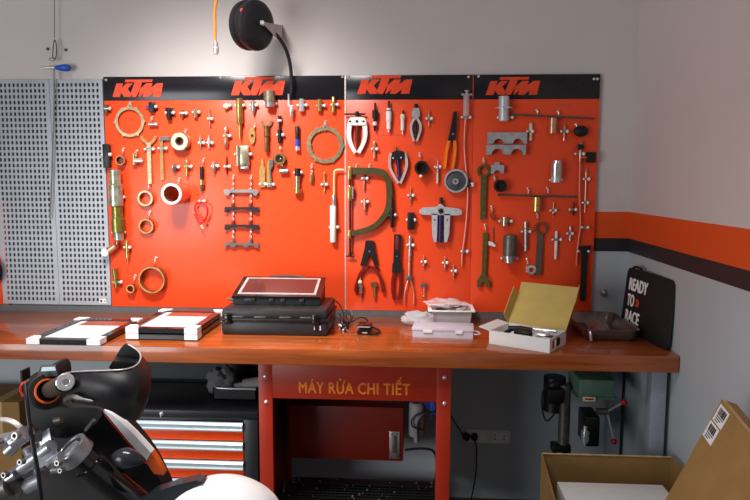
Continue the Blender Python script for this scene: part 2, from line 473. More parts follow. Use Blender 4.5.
# ---- first board, upper rows
T('bolt_adapter', 108, 109, 'small dull bolt adapter in the top corner by the perforated panel', 'adapter', [('body', [('mat', 'gunmetal'), ('v', 107.5, 105, 113, 1.8), ('mat', 'nickel'), ('h', 107, 112, 109, 1.6, 3.4)])], [(CP, 109, 109, 2.5)])
def lug6(i, a): return 15.4 if (i % 8) in (0,) else 14.2
T('clutch_ring', 130.5, 122, 'thin bronze ring with lugs hanging under the first KTM logo', 'ring',
  [('band', [('mat', 'ringsteel'), ('strip', circ(130.5, 122, 15, 96, lambda i, a: 16.2 if i % 16 < 2 else 14.9), circ(130.5, 122, 12.2, 96), 1, 2.4)]),
   ('lug', [('mat', 'ringsteel'), ('pl', [(128, 109), (130, 104.5), (133, 104.5), (134.5, 109)], 1.1, 2.7)])], [(HK, 131, 102)])
T('block_adapter', 153, 107.5, 'black block with a blue pin and shiny clip, top row', 'adapter',
  [('block', [('mat', 'blacktool'), ('box', 150.3, 102.5, 156, 112.5, 1, 5)]), ('pin', [('mat', 'blue'), ('h', 146, 150.5, 107, .8, 3)], 'blue pin')], [(CP, 154.5, 107, 3.2)])
T('bolt_adapter', 153, 123, 'tiny silver bolt lying across, below the black block with blue pin', 'adapter', [('body', [('mat', 'brass'), ('v', 152.5, 119, 123, 1.2), ('mat', 'steel'), ('h', 150, 159, 124.5, 2)])], [(HK, 152.5, 117), (CP, 154.5, 124.5, 3.2)])
T('tee_adapter', 170, 113.5, 'black T-shaped adapter in a grey clip', 'adapter', [('body', [('mat', 'blacktool'), ('box', 166.7, 108, 174, 112, 1, 4.5), ('v', 170.3, 109, 120, 2.4)])], [(CP, 171, 113, 3.8)])
T('bolt_adapter', 184, 113.5, 'small bronze bolt between the black T adapter and the rusty bolt', 'adapter', [('body', [('mat', 'bronze'), ('v', 183.2, 110, 118, 1.3), ('mat', 'steel'), ('h', 181, 187, 113.5, 2, 3)])], [(CP, 184.5, 113.5, 3)])
T('bolt_adapter', 197, 113, 'small dark bronze bolt, first piece before the thin copper pin', 'adapter', [('body', [('mat', 'nickel'), ('v', 196.5, 109.5, 117.5, 2.1), ('mat', 'bronze'), ('disc', 197, 113, 2.2, 1, 2, 4.8)])], [(CP, 197, 112.5, 3)])
T('guide_pin', 210.5, 118, 'thin copper pin upright below the top row', 'pin', pin(210.3, 109, 127, 1.2, 'copper'), [(CP, 211, 119, 2.2)])
T('cap_nut', 227, 106, 'round cream cap in a clip under the plain header gap', 'cap', [('body', [('mat', 'cream'), ('dome', 227.2, 106.5, [(1, 3), (3, 3), (4.6, 2.2), (5, 1)]), ('mat', 'brass'), ('v', 226.3, 104, 110, 1.6, 2.4)])], [(CP, 228, 106, 3)])
T('drift_punch', 241, 118, 'long brass punch with a stepped thin nose under the second logo', 'punch',
  [('body', [('mat', 'brass'), ('lat', 240.8, 99.5, [(0, 3), (.5, 3.4), (24, 3.4), (24.6, 3)])]), ('nose', [('mat', 'brass'), ('lat', 240.8, 124, [(0, 1.7), (10, 1.5), (16, .5)], 4.2)])], [(CP, 240.5, 105.8, 4.2)])
T('cone_probe', 254, 108, 'silver cone probe beside the long brass punch', 'probe', [('body', [('mat', 'steel'), ('lat', 254, 101, [(0, 1), (1, 2.4), (7, 2.6), (11, 1.6), (14.5, .5)])])], [(CP, 254.5, 105.5, 3.2)])
T('bearing_sleeve', 271, 100, 'large silver sleeve overlapping the black header under the second logo', 'sleeve',
  [('body', [('mat', 'nickel'), ('lat', 271, 92, [(0, 5), (.6, 5.7), (10, 5.7), (10.3, 5)])]), ('collar', [('mat', 'steel'), ('lat', 271, 102, [(0, 4.7), (5.5, 4.7), (6, 4.2)], 6.5)])], [(CP, 271, 104, 5.5)])
T('bushing', 302.3, 106, 'silver bushing beside the black air hose end', 'bushing', [('body', [('mat', 'chrome'), ('lat', 302.3, 99.5, [(0, 2.2), (.5, 2.7), (12, 2.7), (12.5, 2.2)])])], [(CP, 302.5, 105.5, 4.6)])
T('bushing', 320.3, 106, 'shorter brass bushing in the top row near the joint', 'bushing', [('body', [('mat', 'brass'), ('lat', 320, 100, [(0, 2), (.5, 2.5), (11.5, 2.5), (12, 2)])])], [(CP, 321.5, 106, 3.5)])
T('bushing', 334, 105, 'taller slim brass bushing, last in the top row before the joint', 'bushing', [('body', [('mat', 'brass'), ('lat', 333.7, 97, [(0, 1.2), (1, 1.9), (15, 1.9), (16, 1.4)])])], [(CP, 335, 105, 3)])
# second row
T('fork_spanner', 150.2, 160, 'long bronze Y-fork spanner hanging under the lugged ring', 'spanner',
  [('fork', [('mat', 'bronze'), ('bar', [(143, 136.5), (144.5, 140.5), (150.2, 145), (156, 140.5), (157.7, 136.5)], 3, 1.2, 2.4)]),
   ('shaft', [('mat', 'ringsteel'), ('pl', [(148, 143), (152.4, 143), (151.9, 184), (148.4, 184)], 1.25, 2.7)])], [(CP, 150.5, 149.3, 4.4)])
T('hook_spanner', 164, 157, 'bronze L-shaped hook spanner beside the long Y-fork spanner', 'spanner',
  [('shaft', [('mat', 'bronze'), ('pl', [(160.8, 138), (164.3, 138), (164, 180), (161, 180)], 1.2, 2.4)]), ('jaw', [('mat', 'gunmetal'), ('pl', [(161, 136.8), (171.5, 136.8), (171.5, 140.4), (165, 140.4), (161, 142)], 1.2, 3)])], [(CP, 163.8, 148.5, 3.8)])
T('flanged_bushing', 182, 142, 'thick round bobbin with a dark bore, beside the hook spanner', 'bushing',
  [('body', [('mat', 'nickel'), ('disc', 182.5, 141.8, 9.4, 3.6, 1, 9)]), ('bore', [('mat', 'darkred'), ('dome', 182.5, 141.8, [(1, 3.7), (2, 3.7)])])], [(HK, 186, 130)])
T('guide_pin', 201.3, 142, 'first of two thin pins beside the thick round bobbin', 'pin', pin(201.3, 135, 148, 1.2, 'steel'), [(CP, 202.5, 143, 2.4)])
T('guide_pin', 209.6, 142, 'thin pin between the bobbin pair and the thick pinkish pin', 'pin', pin(209.6, 135.5, 148.5, 1.3, 'chrome'), [(CP, 211, 143, 2.4)])
T('locating_pin', 227, 137, 'thick pinkish silver pin above the square nickel block', 'pin', [('body', [('mat', 'copper'), ('lat', 226.8, 127, [(0, 1.6), (1, 2.3), (6, 2.3), (6.4, 1.7), (11, 1.7), (11.5, 2.5), (18, 2.5), (19.5, 1.6)])])], [(CP, 228, 136, 3)])
T('link_plate', 253, 136, 'small brass oval link with a centre hole, on a hook', 'link', [('body', [('mat', 'brass'), ('strip', [(253+3*math.cos(a), 136-8*math.sin(a)) for a in [i*PI/12 for i in range(24)]], [(253+1.4*math.cos(a), 136-1.8*math.sin(a)) for a in [i*PI/12 for i in range(24)]], 2, 3.4)])], [(HK, 255, 124.5)])
T('fork_spanner', 267.3, 136, 'short bronze two-prong fork spanner under the large silver sleeve', 'spanner',
  [('fork', [('mat', 'bronze'), ('bar', [(262.2, 121), (263, 124.6), (267.3, 127.6), (271.6, 124.6), (272.4, 121)], 2.4, 1.2, 2.4)]), ('shaft', [('mat', 'bronze'), ('lat', 267.4, 126.5, [(0, 2.8), (8, 2.6), (8.5, 3), (10, 3), (10.5, 2.3), (25, 2.2), (26, 1.6)])])], [])
T('valve_tool', 280.5, 130, 'black stepped valve tool with two silver bands, below the hose end', 'valve tool',
  [('body', [('mat', 'blacktool'), ('lat', 280.4, 116.3, [(0, 1.7), (2, 2), (4.5, 2), (5, 1.2), (13, 1.2), (13.5, 2.3), (26, 2.1), (27, 1.2)])]), ('band', [('mat', 'clip'), ('v', 280.4, 120, 122, 2.4, 3.1)])], [(CP, 280.8, 135, 3)])
T('scribing_pick', 298, 138, 'black and blue handled pick with a white end', 'pick',
  [('grip', [('mat', 'blacktool'), ('lat', 297.9, 126.5, [(0, 1.6), (1, 2.2), (13, 2)])]), ('sleeve', [('mat', 'blue'), ('lat', 297.9, 139.5, [(0, 2.1), (7, 2.2)], 3)], 'blue sleeve'), ('tip', [('mat', 'chrome'), ('lat', 298, 146.5, [(0, 2.4), (4, 2.5), (4.3, 1)], 3)])], [])
T('toothed_ring', 325.4, 145, 'large bronze ring with inner teeth near the first pale joint', 'ring',
  [('band', [('mat', 'ringsteel'), ('strip', circ(325.4, 145, 18, 120, lambda i, a: 19.1 if i % 20 < 3 else 18.1, ph=-.12), circ(325.4, 145, 14, 120, lambda i, a: 13.4 if (i % 30) in (0, 1, 4, 5, 8, 9) else 14.4), 1, 2.6)]),
   ('lug', [('mat', 'ringsteel'), ('pl', [(322, 128.5), (324, 124.5), (327, 124.5), (329, 128.5)], 1.1, 2.9)])], [(HK, 325.6, 121.5)])
# third row
T('block_adapter', 108, 156, 'upright black block on the board edge beside the perforated panel', 'adapter', [('block', [('mat', 'blacktool'), ('box', 104.8, 144.2, 111.8, 168, 1, 5)]), ('pin', [('mat', 'clip'), ('ball', 112.3, 154.7, 4.4, 2), ('h', 102, 105, 155, .7, 3)], 'white round pin')], [])
T('bore_cup', 122.6, 160, 'small dark brown cup under the lugged ring, on a hook', 'cup', [('wall', [('mat', 'bronze'), ('disc', 122.6, 160.5, 4.9, 3.8, 1, 6)]), ('core', [('mat', 'darkred'), ('dome', 122.6, 160.5, [(1, 4), (2.5, 4)])])], [(HK, 124, 148.5)])
T('brass_fitting', 137.5, 159, 'stubby brass fitting with a silver nut before the Y-fork spanner', 'fitting', [('body', [('mat', 'brass'), ('v', 135.5, 154, 165, 2.2), ('v', 138, 152, 157, 1.2, 3)]), ('nut', [('mat', 'chrome'), ('h', 136, 144, 160.8, 2.4, 3.6)])], [(HK, 137, 151), (CP, 140, 161, 3)])
T('bolt_adapter', 176, 168, 'small dark bolt on the orange sheet beside the hook spanner shaft', 'adapter', [('body', [('mat', 'gunmetal'), ('lat', 175.7, 164, [(0, 1), (2, 1.2), (2.3, 2.2), (7, 2), (8.5, 1)])])], [(CP, 177, 167, 2.8)])
T('guide_pin', 188, 168, 'thin brass pin between the dark bolt and the black sleeve tool', 'pin', pin(187.9, 160, 176, 1.7, 'brass', style=1), [(CP, 189.5, 166.5, 3)])
T('sleeve_tool', 202.8, 179, 'black tube tool with a brass nut hanging from a hook', 'sleeve tool', [('tube', [('mat', 'blacktool'), ('lat', 202.8, 166.5, [(0, 1.6), (1, 2), (13, 2)])]), ('nut', [('mat', 'brass'), ('lat', 202.8, 179.5, [(0, 2.6), (5.5, 2.6)], 3)], 'brass nut'), ('foot', [('mat', 'gunmetal'), ('lat', 202.8, 185, [(0, 2), (5, 1.8), (6, 1)], 3)])], [(HK, 204, 159)])
T('bolt_adapter', 215, 168, 'short shiny silver bolt beside the black tube tool', 'adapter', [('body', [('mat', 'steel'), ('lat', 214.8, 162, [(0, 2), (4, 2.2), (8, 2), (9, 1.3), (12, .8)])])], [(CP, 216, 166, 3)])
T('guide_pin', 227.4, 166.5, 'thin dark pin beside the square nickel block', 'pin', [('body', [('mat', 'darkred'), ('lat', 227.3, 156.5, [(0, .5), (5, .8), (9, 1.1), (13, .8), (18, .6)])])], [(CP, 228, 166.5, 2.6)])
T('press_block', 243.7, 157, 'large square nickel press block held by two round tabs', 'press block', [('body', [('mat', 'nickel'), ('box', 237, 146.3, 250.5, 166, 1, 7, .8), ('lat', 239.5, 146.3, [(0, 2.6), (19.8, 2.6)], 6)]), ('foot', [('mat', 'steel'), ('box', 242, 166, 249.8, 169, 1.5, 6)])], [(CP, 243.7, 154.3, 8.2)])
T('pin_holder', 263, 173, 'first of two brass blades beside the round puller, slimmer one', 'blade', [('blade', [('mat', 'brass'), ('pl', [(262, 159), (264, 159), (264.5, 166), (265.8, 168), (265.5, 187), (260.3, 187), (260.3, 168), (261.8, 166)], 1.2, 3)])], [(CP, 263.5, 184, 3)])
T('pin_holder', 270.5, 173, 'second brass blade under the round puller, broader with a dark top', 'blade', [('blade', [('mat', 'brass'), ('pl', [(268, 163), (270, 160), (271.5, 164), (270.5, 175), (272, 187), (267.5, 187)], 1.2, 3.6)]), ('jaw', [('mat', 'gunmetal'), ('pl', [(270, 160), (274, 160), (274, 166), (271.5, 170), (273, 187), (271, 187)], 1.4, 4)])], [(CP, 271, 184.5, 3.4)])
T('round_puller', 280.6, 158, 'round brass puller with a dark eye, under the black valve tool', 'puller', [('body', [('mat', 'bronze'), ('disc', 280.5, 159, 6.3, 3.6, 1, 6), ('dome', 280.5, 159, [(1, 4), (3, 4)])]), ('eye', [('mat', 'blacktool'), ('disc', 280.5, 159, 3.6, 1.4, 3, 4.6)]), ('foot', [('mat', 'brass'), ('ball', 281.5, 159, 4, 1.2), ('h', 277.5, 284, 164, 2, 4)])], [(HK, 281, 146)])
T('roller', 284.7, 171, 'small silver roller lying across below the round puller', 'roller', [('body', [('mat', 'steel'), ('h', 280.5, 289, 171.3, 2.5)])], [])
T('shock_bushing', 298.5, 181, 'black capped brass tool hanging under the blue pick', 'bushing tool', [('cap', [('mat', 'blacktool'), ('lat', 298.5, 168.5, [(0, 3), (3, 3.2), (7.5, 3)])]), ('body', [('mat', 'nickel'), ('lat', 298, 176, [(0, 2.7), (13, 2.7)], 3.6)]), ('foot', [('mat', 'brass'), ('lat', 298.5, 189, [(0, 4), (4, 4.2), (4.8, 3.4)], 4.4)])], [(CP, 298.5, 172.5, 3.6)])
T('name_tag', 312, 178, 'small brass tag hanging on a hook below the toothed ring', 'tag', [('body', [('mat', 'bronze'), ('box', 310.2, 173.5, 314, 182.8, 2, 3.6, .6)])], [(HK, 312.2, 164.5), (HK, 312.3, 169)])
T('guide_pin', 324.6, 182, 'slender brass pin beside the white handled hex key', 'pin', [('body', [('mat', 'brass'), ('lat', 324.8, 172, [(0, .7), (1, 1.1), (10, 1.1), (13, .9), (20, .9)])])], [(CP, 324.6, 184.5, 2.4)])
T('hex_driver', 334, 205, 'white handled driver with a bent rod beside the pale joint', 'driver',
  [('rod', [('mat', 'cream'), ('tube', [(344.5, 170, 4.4), (336.5, 170, 4.4), (334.8, 172, 4.4), (334.6, 180, 4.4), (334.5, 195, 4.4)], .9, 1)]), ('sleeve', [('mat', 'steel'), ('lat', 334.3, 194.5, [(0, 1.2), (1, 2), (11, 2.4)], 4.4)]), ('handle', [('mat', 'whitepaint'), ('lat', 333.6, 205.5, [(0, 2.9), (.4, 3.1), (36, 3.1), (36.5, 2.8)], 4.4)], 'white cylindrical handle')], [(CP, 334.2, 227, 4)])
# lower left
T('stepped_mandrel', 120.5, 205, 'tall stepped greenish mandrel standing along the board edge', 'mandrel',
  [('head', [('mat', 'green_nickel'), ('lat', 119.8, 169.5, [(0, 5), (.5, 5.6), (14, 5.6), (15, 6.8), (36, 7), (37, 5.4)])]), ('waist', [('mat', 'greenbrass'), ('lat', 120.6, 206, [(0, 5.4), (12, 5.5), (12.5, 6.4), (26, 6.4), (26.5, 5.2)], 7.6)], 'yellow green waist'), ('foot', [('mat', 'green_nickel'), ('lat', 121, 232, [(0, 5.1), (8, 4.8), (8.4, 4.3)], 7.4)])], [(CP, 118.5, 197, 7.2), (CP, 119.8, 232, 6.6)])
T('spacer_ring', 147, 198, 'upper of two small spacer rings below the Y-fork spanner, steel grey', 'ring', [('wall', [('mat', 'ringsteel'), ('disc', 147, 198.3, 8.2, 5.8, 1, 5)])], [(HK, 149.5, 185)])
T('spacer_ring', 148, 226, 'lower of two small spacer rings below the Y-fork spanner, golden brown', 'ring', [('wall', [('mat', 'bronze'), ('disc', 147.8, 226, 7.9, 5.8, 1, 5)])], [(HK, 150, 212)])
P0 = UY(181, 193.5, YB); q = UY(169, 192.6, YB-.11)
m = MB().use('alucast'); v = Vector((q.x-P0.x, q.y-P0.y, q.z-P0.z))
t = empty('bearing_tube', (P0.x, P0.y, P0.z), 'white fronted bearing tube sticking out below the bobbin', 'tube', 'special tools hung on the orange boards')
mb('copper').ring((0, 0, 0), (0, -1, 0), .050, .040, .003, .125, 40).build('barrel', t)  # pinkish metal colour stands for the orange board reflected in the barrel
mb('whitepaint').ring((0, 0, 0), (0, -1, 0), .0505, .038, .125, .132, 40).build('rim', t)['label'] = 'white front rim'
hold(HK, 179.5, 179)
T('ring_gauge', 153, 278, 'big brown bore ring low on the wide board', 'ring', [('wall', [('mat', 'bronze'), ('disc', 154.6, 279, 13.8, 12, .6, 8)])], [(HK, 156, 258)])
T('spacer_ring', 132.6, 288, 'tiny dark ring beside the big brown bore ring', 'ring', [('wall', [('mat', 'bronze'), ('disc', 132.8, 288, 4.6, 3, 1, 6)])], [(HK, 135.5, 275.5)])
T('locating_pin', 117, 278, 'short greenish brass pin near the bottom corner of the board', 'pin', [('body', [('mat', 'greenbrass'), ('c', 116.3, 268, 117.8, 287, 2.5)])], [(CP, 119, 281.5, 4)])
T('locating_pin', 128.5, 251, 'brass pin with a thin nose beside the tall mandrel foot', 'pin', [('body', [('mat', 'brass'), ('lat', 128.6, 240, [(0, 1.6), (6, 2), (17.5, 2), (18, .6), (24, .5)])])], [(CP, 128.5, 247, 2.8)])
T('lens_cup', 112, 249, 'brown cup with a pale blue disc hanging over the perforated panel edge', 'cup', [('cup', [('mat', 'copper'), ('c', 118.5, 245, 111, 250.5, 3.4, 5, 3.9)]), ('disc', [('mat', 'labelwhite'), ('dome', 108, 252, [(6, 4), (8, 4.2), (8.6, 3.6)])], 'pale blue round disc'), ('post', [('mat', 'hookmat'), ('v', 119, 240.5, 247, .9, 3)])], [])
T('cable_tie', 202.5, 212, 'red plastic strap looped and hanging from a clip', 'strap',
  [('loop', [('mat', 'redplastic'), ('loop', [(202, 201.5, 4), (207, 203, 6), (210.5, 209, 7), (209, 216, 6), (205, 221.5, 5), (200, 217.5, 4), (195.8, 210, 4), (196.5, 204, 4)], .9)]), ('tail', [('mat', 'redplastic'), ('tube', [(196, 214, 6), (199, 219, 6.5), (204.3, 227, 7)], 1, 1), ('tube', [(208.5, 218, 6), (206, 222, 7), (201.5, 223, 7)], .9, 1), ('mat', 'cream'), ('c', 203, 225, 204.8, 228, 1, 7)])], [(CP, 203, 201, 2.6)])
for k, (y, c, nm) in enumerate(((192.5, 'dullsteel', 'topmost bracket bar of four, bare steel with turned-down ends'), (209.5, 'blacktool', 'second bracket bar from the top, black'), (227, 'blacktool', 'third bracket bar from the top, black'), (245, 'gunmetal', 'lowest bracket bar of four, dark steel with notches'))):
    if k == 0: pts = [(225, 189.5), (259, 189.5), (260, 192), (257.5, 195.5), (255.5, 195.5), (253, 192.5), (231.5, 192.5), (229, 195.5), (226.5, 195.5), (224.5, 192)]
    elif k < 3: pts = [(225.5, y-2.7), (260, y-2.7), (260, y+2.6), (255, y+2.6), (254, y+.6), (247, y+.6), (246, y-.4), (236, y-.4), (235, y+.6), (229, y+.6), (228, y+2.8), (224.8, y+2.8)]
    else: pts = [(225, y-2.3), (260, y-2.3), (260, y+2), (256.5, y+2), (255.5, y), (250, y), (249, y+1.6), (245, y+1.6), (244, y-.2), (237, y-.2), (236, y+1.6), (232, y+1.6), (231, y), (228, y), (227, y+1.8), (224.5, y+1.8)]
    parts = [('bar', [('mat', c), ('pl', pts, 2, 4.4)])]
    for hx in (233.6, 251.3): parts.append(('tab', [('mat', 'darkred' if 0 < k < 3 else c), ('box', hx-1.6, y-6.5 if k else y-4.5, hx+1.9, y-1.8, 2.4, 4)]))
    T('bracket_bar', 242, y, nm, 'bracket', parts, [(HK, 233.8, y-15.2 if k else y-16.5), (HK, 251.5, y-15.2 if k else y-16.5), (HK, 233.8, y-10.5), (HK, 251.5, y-10.5)], group='four bracket bars hung one under another')
# ---- middle board
T('c_frame_puller', 370, 205, 'olive C-shaped frame puller with a long black screw', 'puller',
  [('frame', [('mat', 'darkolive'), ('bar', [(353, 171.5), (374, 171.2), (385, 173), (389.5, 184), (389.3, 206), (384, 217), (373, 228), (352, 233.4)], 6.8, 1.5, 6, 3, .7)]),
   ('anvil', [('mat', 'brass'), ('box', 348.6, 167, 352.2, 180, 1, 7, .5)]), ('anvil', [('mat', 'brass'), ('box', 348.4, 186, 352.4, 201, 1, 7, .5), ('mat', 'steel'), ('box', 352.4, 187, 354, 199, 2, 6)]), ('anvil', [('mat', 'brass'), ('box', 348.6, 230, 351.6, 238, 1, 7, .5)]),
   ('screw_rod', [('mat', 'blacktool'), ('v', 350.4, 180, 256, 1.1, 4)]), ('tee_handle', [('mat', 'blacktool'), ('h', 346.3, 355, 256.2, .9, 4), ('v', 350.5, 252, 257, 1.5, 4)])], [(HK, 356.7, 165), (HK, 370, 165)])
T('guide_pin', 364.6, 182, 'small ball-topped pin inside the olive C frame, upper one', 'pin', [('body', [('mat', 'copper'), ('lat', 364.4, 174, [(0, .6), (3, 1.2), (3.3, .8), (16, .9), (17, .5)])])], [(CP, 365, 178.5, 2.4)])
T('locating_pin', 365, 205, 'short thick silver pin inside the olive C frame, lower one', 'pin', [('body', [('mat', 'copper'), ('lat', 365, 198, [(0, 1.1), (1, 2), (7, 2), (7.2, 1.5), (13, 1.5), (14, 1)])])], [(CP, 365.2, 201.5, 2.8)])
def arm(p, w, c, d0=1.2, d1=3.6, tp=.7): return [('mat', c), ('bar', p, w, d0, d1, 2, tp)]
T('jaw_puller', 357.3, 133, 'large white two-arm puller with a black T handle', 'puller',
  [('tee_handle', [('mat', 'blacktool'), ('h', 345.3, 365.5, 115, .95, 4), ('v', 357.5, 112.5, 119, 1.8, 4)]), ('yoke', [('mat', 'whitepaint'), ('pl', [(349.5, 119.5), (352, 118), (363, 118), (366, 119.5), (367, 125), (364, 126), (351, 126), (348.5, 125)], 2, 6, 1), ('mat', 'blacktool'), ('dome', 350.8, 122.2, [(5.8, 1), (6.4, 1)]), ('dome', 357.4, 122.2, [(5.8, 1.3), (6.6, 1.2)]), ('dome', 363.8, 122.2, [(5.8, 1), (6.4, 1)])]),
   ('arm', arm([(350.2, 124), (349, 136), (351.5, 145), (355.8, 152.5)], 4.8, 'whitepaint', 1.5, 5)), ('arm', arm([(364.7, 124), (365.8, 136), (363, 145), (358.8, 152.5)], 4.8, 'whitepaint', 1.5, 5)), ('screw', [('mat', 'darkred'), ('lat', 357.4, 124, [(0, 2.2), (16, 2), (26, .5)], 3.6)])], [])
T('spark_adapter', 375, 118, 'black stepped adapter with one white band beside the large white puller', 'adapter', [('body', [('mat', 'blacktool'), ('lat', 375.2, 103.5, [(0, .8), (7, 1), (7.5, 2.7), (15, 2.7), (15.5, 1.7), (18, 1.7)])]), ('band', [('mat', 'clip'), ('lat', 375, 122, [(0, 2.2), (3.4, 2.2)], 3.4)]), ('tip', [('mat', 'blacktool'), ('lat', 375, 125.5, [(0, 1.4), (5, .9), (5.5, .5)], 3.4)])], [])
T('pressure_gauge_adapter', 389, 117, 'taller white adapter with a black stem under the third logo', 'adapter', [('body', [('mat', 'whitepaint'), ('lat', 388.9, 109, [(0, 2.2), (4, 2.8), (12, 2.7), (12.5, 2.1), (20, 2.1), (21, .9), (23, .7)])]), ('stem', [('mat', 'blacktool'), ('v', 389, 102, 109.5, 1, 3.6)]), ('band', [('mat', 'greenbrass'), ('v', 389, 110.6, 111.8, 2.85, 3.6)])], [])
T('pressure_gauge_adapter', 402.5, 122, 'shorter white adapter with a black stem and yellow ring', 'adapter', [('body', [('mat', 'whitepaint'), ('lat', 402.6, 115, [(0, 2), (4, 2.4), (5, 1.7), (15, 1.8), (15.5, .7), (19, .6)])]), ('stem', [('mat', 'blacktool'), ('v', 403.3, 111, 115.5, .9, 3)]), ('band', [('mat', 'cream'), ('v', 402.7, 116, 119, 2.5, 3.2)])], [])
T('jaw_puller', 415.7, 124, 'small grey folded puller with crossed arms', 'puller',
  [('head', [('mat', 'blacktool'), ('lat', 415.7, 105, [(0, 1.6), (4, 1.8), (4.4, 1)])]), ('yoke', [('mat', 'alucast'), ('pl', [(413, 109), (418.5, 109), (420, 116), (417, 120), (414, 120), (411.5, 116)], 1.6, 5)]),
   ('arm', arm([(418.5, 113), (413, 121), (410.5, 127), (412, 134), (414.2, 141)], 2.6, 'aluminium', 1.6, 4.6)), ('arm', arm([(413, 113), (418.5, 121), (421, 127), (419.3, 134), (417, 141)], 2.6, 'aluminium', 1.6, 4.6)), ('screw', [('mat', 'blacktool'), ('lat', 415.7, 122, [(0, 1.2), (8, 1.8), (17, .5)], 3)])], [])
T('guide_pin', 428.8, 118, 'thin pink pin between the crossed-arm puller and orange pliers', 'pin', pin(429, 110, 127, 1, 'copper'), [(CP, 429, 119, 2.4)])
T('guide_pin', 374.6, 150, 'thin pin below the black stepped adapter', 'pin', pin(374.5, 142, 158, 1.3, 'copper', style=1), [(CP, 374.7, 149.2, 2.3)])
T('jaw_puller', 398.3, 166, 'white outlined puller with a purple screw', 'puller',
  [('yoke', [('mat', 'blacktool'), ('pl', [(392, 153), (395, 151.5), (402, 151.5), (404.5, 153), (404, 160), (392.5, 160)], 2, 6), ('mat', 'clip'), ('dome', 393.2, 158.5, [(5.6, .8), (6.4, .7)]), ('dome', 401, 158, [(5.6, .8), (6.4, .7)])]),
   ('arm', arm([(391, 153.5), (390, 157), (389.6, 167), (393.5, 175), (398.5, 183)], 2.6, 'silverplastic', 1.5, 5, .9)), ('arm', arm([(404, 152.5), (406, 157), (407, 166), (404, 175), (400.5, 183)], 2.6, 'silverplastic', 1.5, 5, .9)),
   ('screw', [('mat', 'purple'), ('c', 397.7, 159, 400, 180.5, 1.9, 3.4, 1.6)], 'purple screw'), ('head', [('mat', 'bronze'), ('v', 396, 147.5, 152, 1.3, 4)])], [])
T('suction_cup', 421, 169, 'black cup with a white button beside the purple-screw puller', 'cup', [('wall', [('mat', 'darkbrown'), ('disc', 421.5, 168, 7, 4.8, 1, 9), ('dome', 421.5, 168, [(1, 5), (2.5, 5)])]), ('button', [('mat', 'clip'), ('ball', 420.8, 176, 8, 1.8)])], [(HK, 420, 153.5)])
T('threaded_rod', 437.3, 172, 'short silver threaded rod on a ball below the cup row', 'rod', [('body', [('mat', 'steel'), ('lat', 437.5, 160, [(0, .5), (6, .6), (6.3, 2.2), (8.5, 2.3), (9, .8), (12, .9), (12.3, 1.4), (23, 1.3)])])], [(CP, 437.5, 167, 2.4)])
T('circlip_pliers', 451, 140, 'circlip pliers with bright orange handles and black jaws', 'pliers',
  [('jaw', [('mat', 'blacktool'), ('pl', [(453, 113), (455.8, 113), (456, 128), (454.5, 142), (447.5, 142), (450, 130)], 1.5, 4.5), ('mat', 'steel'), ('dome', 452.5, 134.5, [(4, 1.3), (5, 1)])]),
   ('handle', arm([(448.8, 141), (446.3, 152), (445, 168)], 3.2, 'handle_orange', 1.5, 5, .8), 'bright orange handle'), ('handle', arm([(454.3, 141), (455, 152), (452.7, 168)], 3.2, 'handle_orange', 1.5, 5, .8), 'bright orange handle')], [])
T('syringe', 465.8, 107, 'large clear syringe with a long pink tube hanging down', 'syringe',
  [('plunger', [('mat', 'silverplastic'), ('lat', 466.2, 91.8, [(0, 2.4), (.8, 2.4), (1, 1.1), (6, 1)], 4.6)]), ('barrel', [('mat', 'syringe'), ('lat', 465.8, 96.5, [(0, 2.9), (20, 2.9), (21, 1.5), (24, .8)], 4.6), ('box', 460.8, 94.8, 471.4, 96.6, 3.6, 5.6, .3)]),
   ('tube', [('mat', 'pinktube'), ('tube', [(465.3, 119, 4.4), (464.7, 135, 3), (465, 152, 3), (467.5, 172, 3), (469.3, 188, 3), (468.5, 215, 3), (466, 240, 3), (464.4, 252, 3), (464.5, 262, 3)], .85)], 'thin pink tube')], [(CP, 465.8, 117.6, 4), (CP, 464.3, 251, 2.8)])
T('belt_pulley', 456, 181, 'round dark grey dial under the orange-handled pliers', 'pulley', [('rim', [('mat', 'alucast'), ('disc', 455.8, 181, 11.6, 9.6, 1, 6)]), ('face', [('mat', 'dialgrey'), ('dome', 455.8, 181, [(1, 9.4), (4, 9.4), (4.6, 8)])]), ('hub', [('mat', 'chrome'), ('disc', 455.2, 181.5, 3, 1.3, 4, 7)]), ('knob', [('mat', 'blacktool'), ('c', 466, 178, 470, 186, 2, 4), ('mat', 'clip'), ('box', 469.8, 182.5, 473, 186.5, 3, 5.6)])], [])
T('guide_pin', 410.6, 196, 'thin reddish pin above the small black block', 'pin', pin(410.6, 187, 205, 1, 'copper', style=2), [(CP, 410.8, 195.3, 2.3)])
T('tapered_pin', 392.2, 211, 'black tapered pin beside the olive C frame', 'pin', [('body', [('mat', 'blacktool'), ('lat', 392, 195.5, [(0, .4), (6, 1.8), (12, 2.2), (15, 2.8), (22, 2.6), (26, 1.5), (31, 1.7), (32, 1.2)])])], [(CP, 392.4, 214.6, 3)])
T('block_adapter', 410.6, 220.5, 'small upright black block with one white ball', 'adapter', [('block', [('mat', 'blacktool'), ('box', 407.4, 212.3, 414, 229.3, 1, 5)])], [(CP, 410.8, 219.7, 4)])
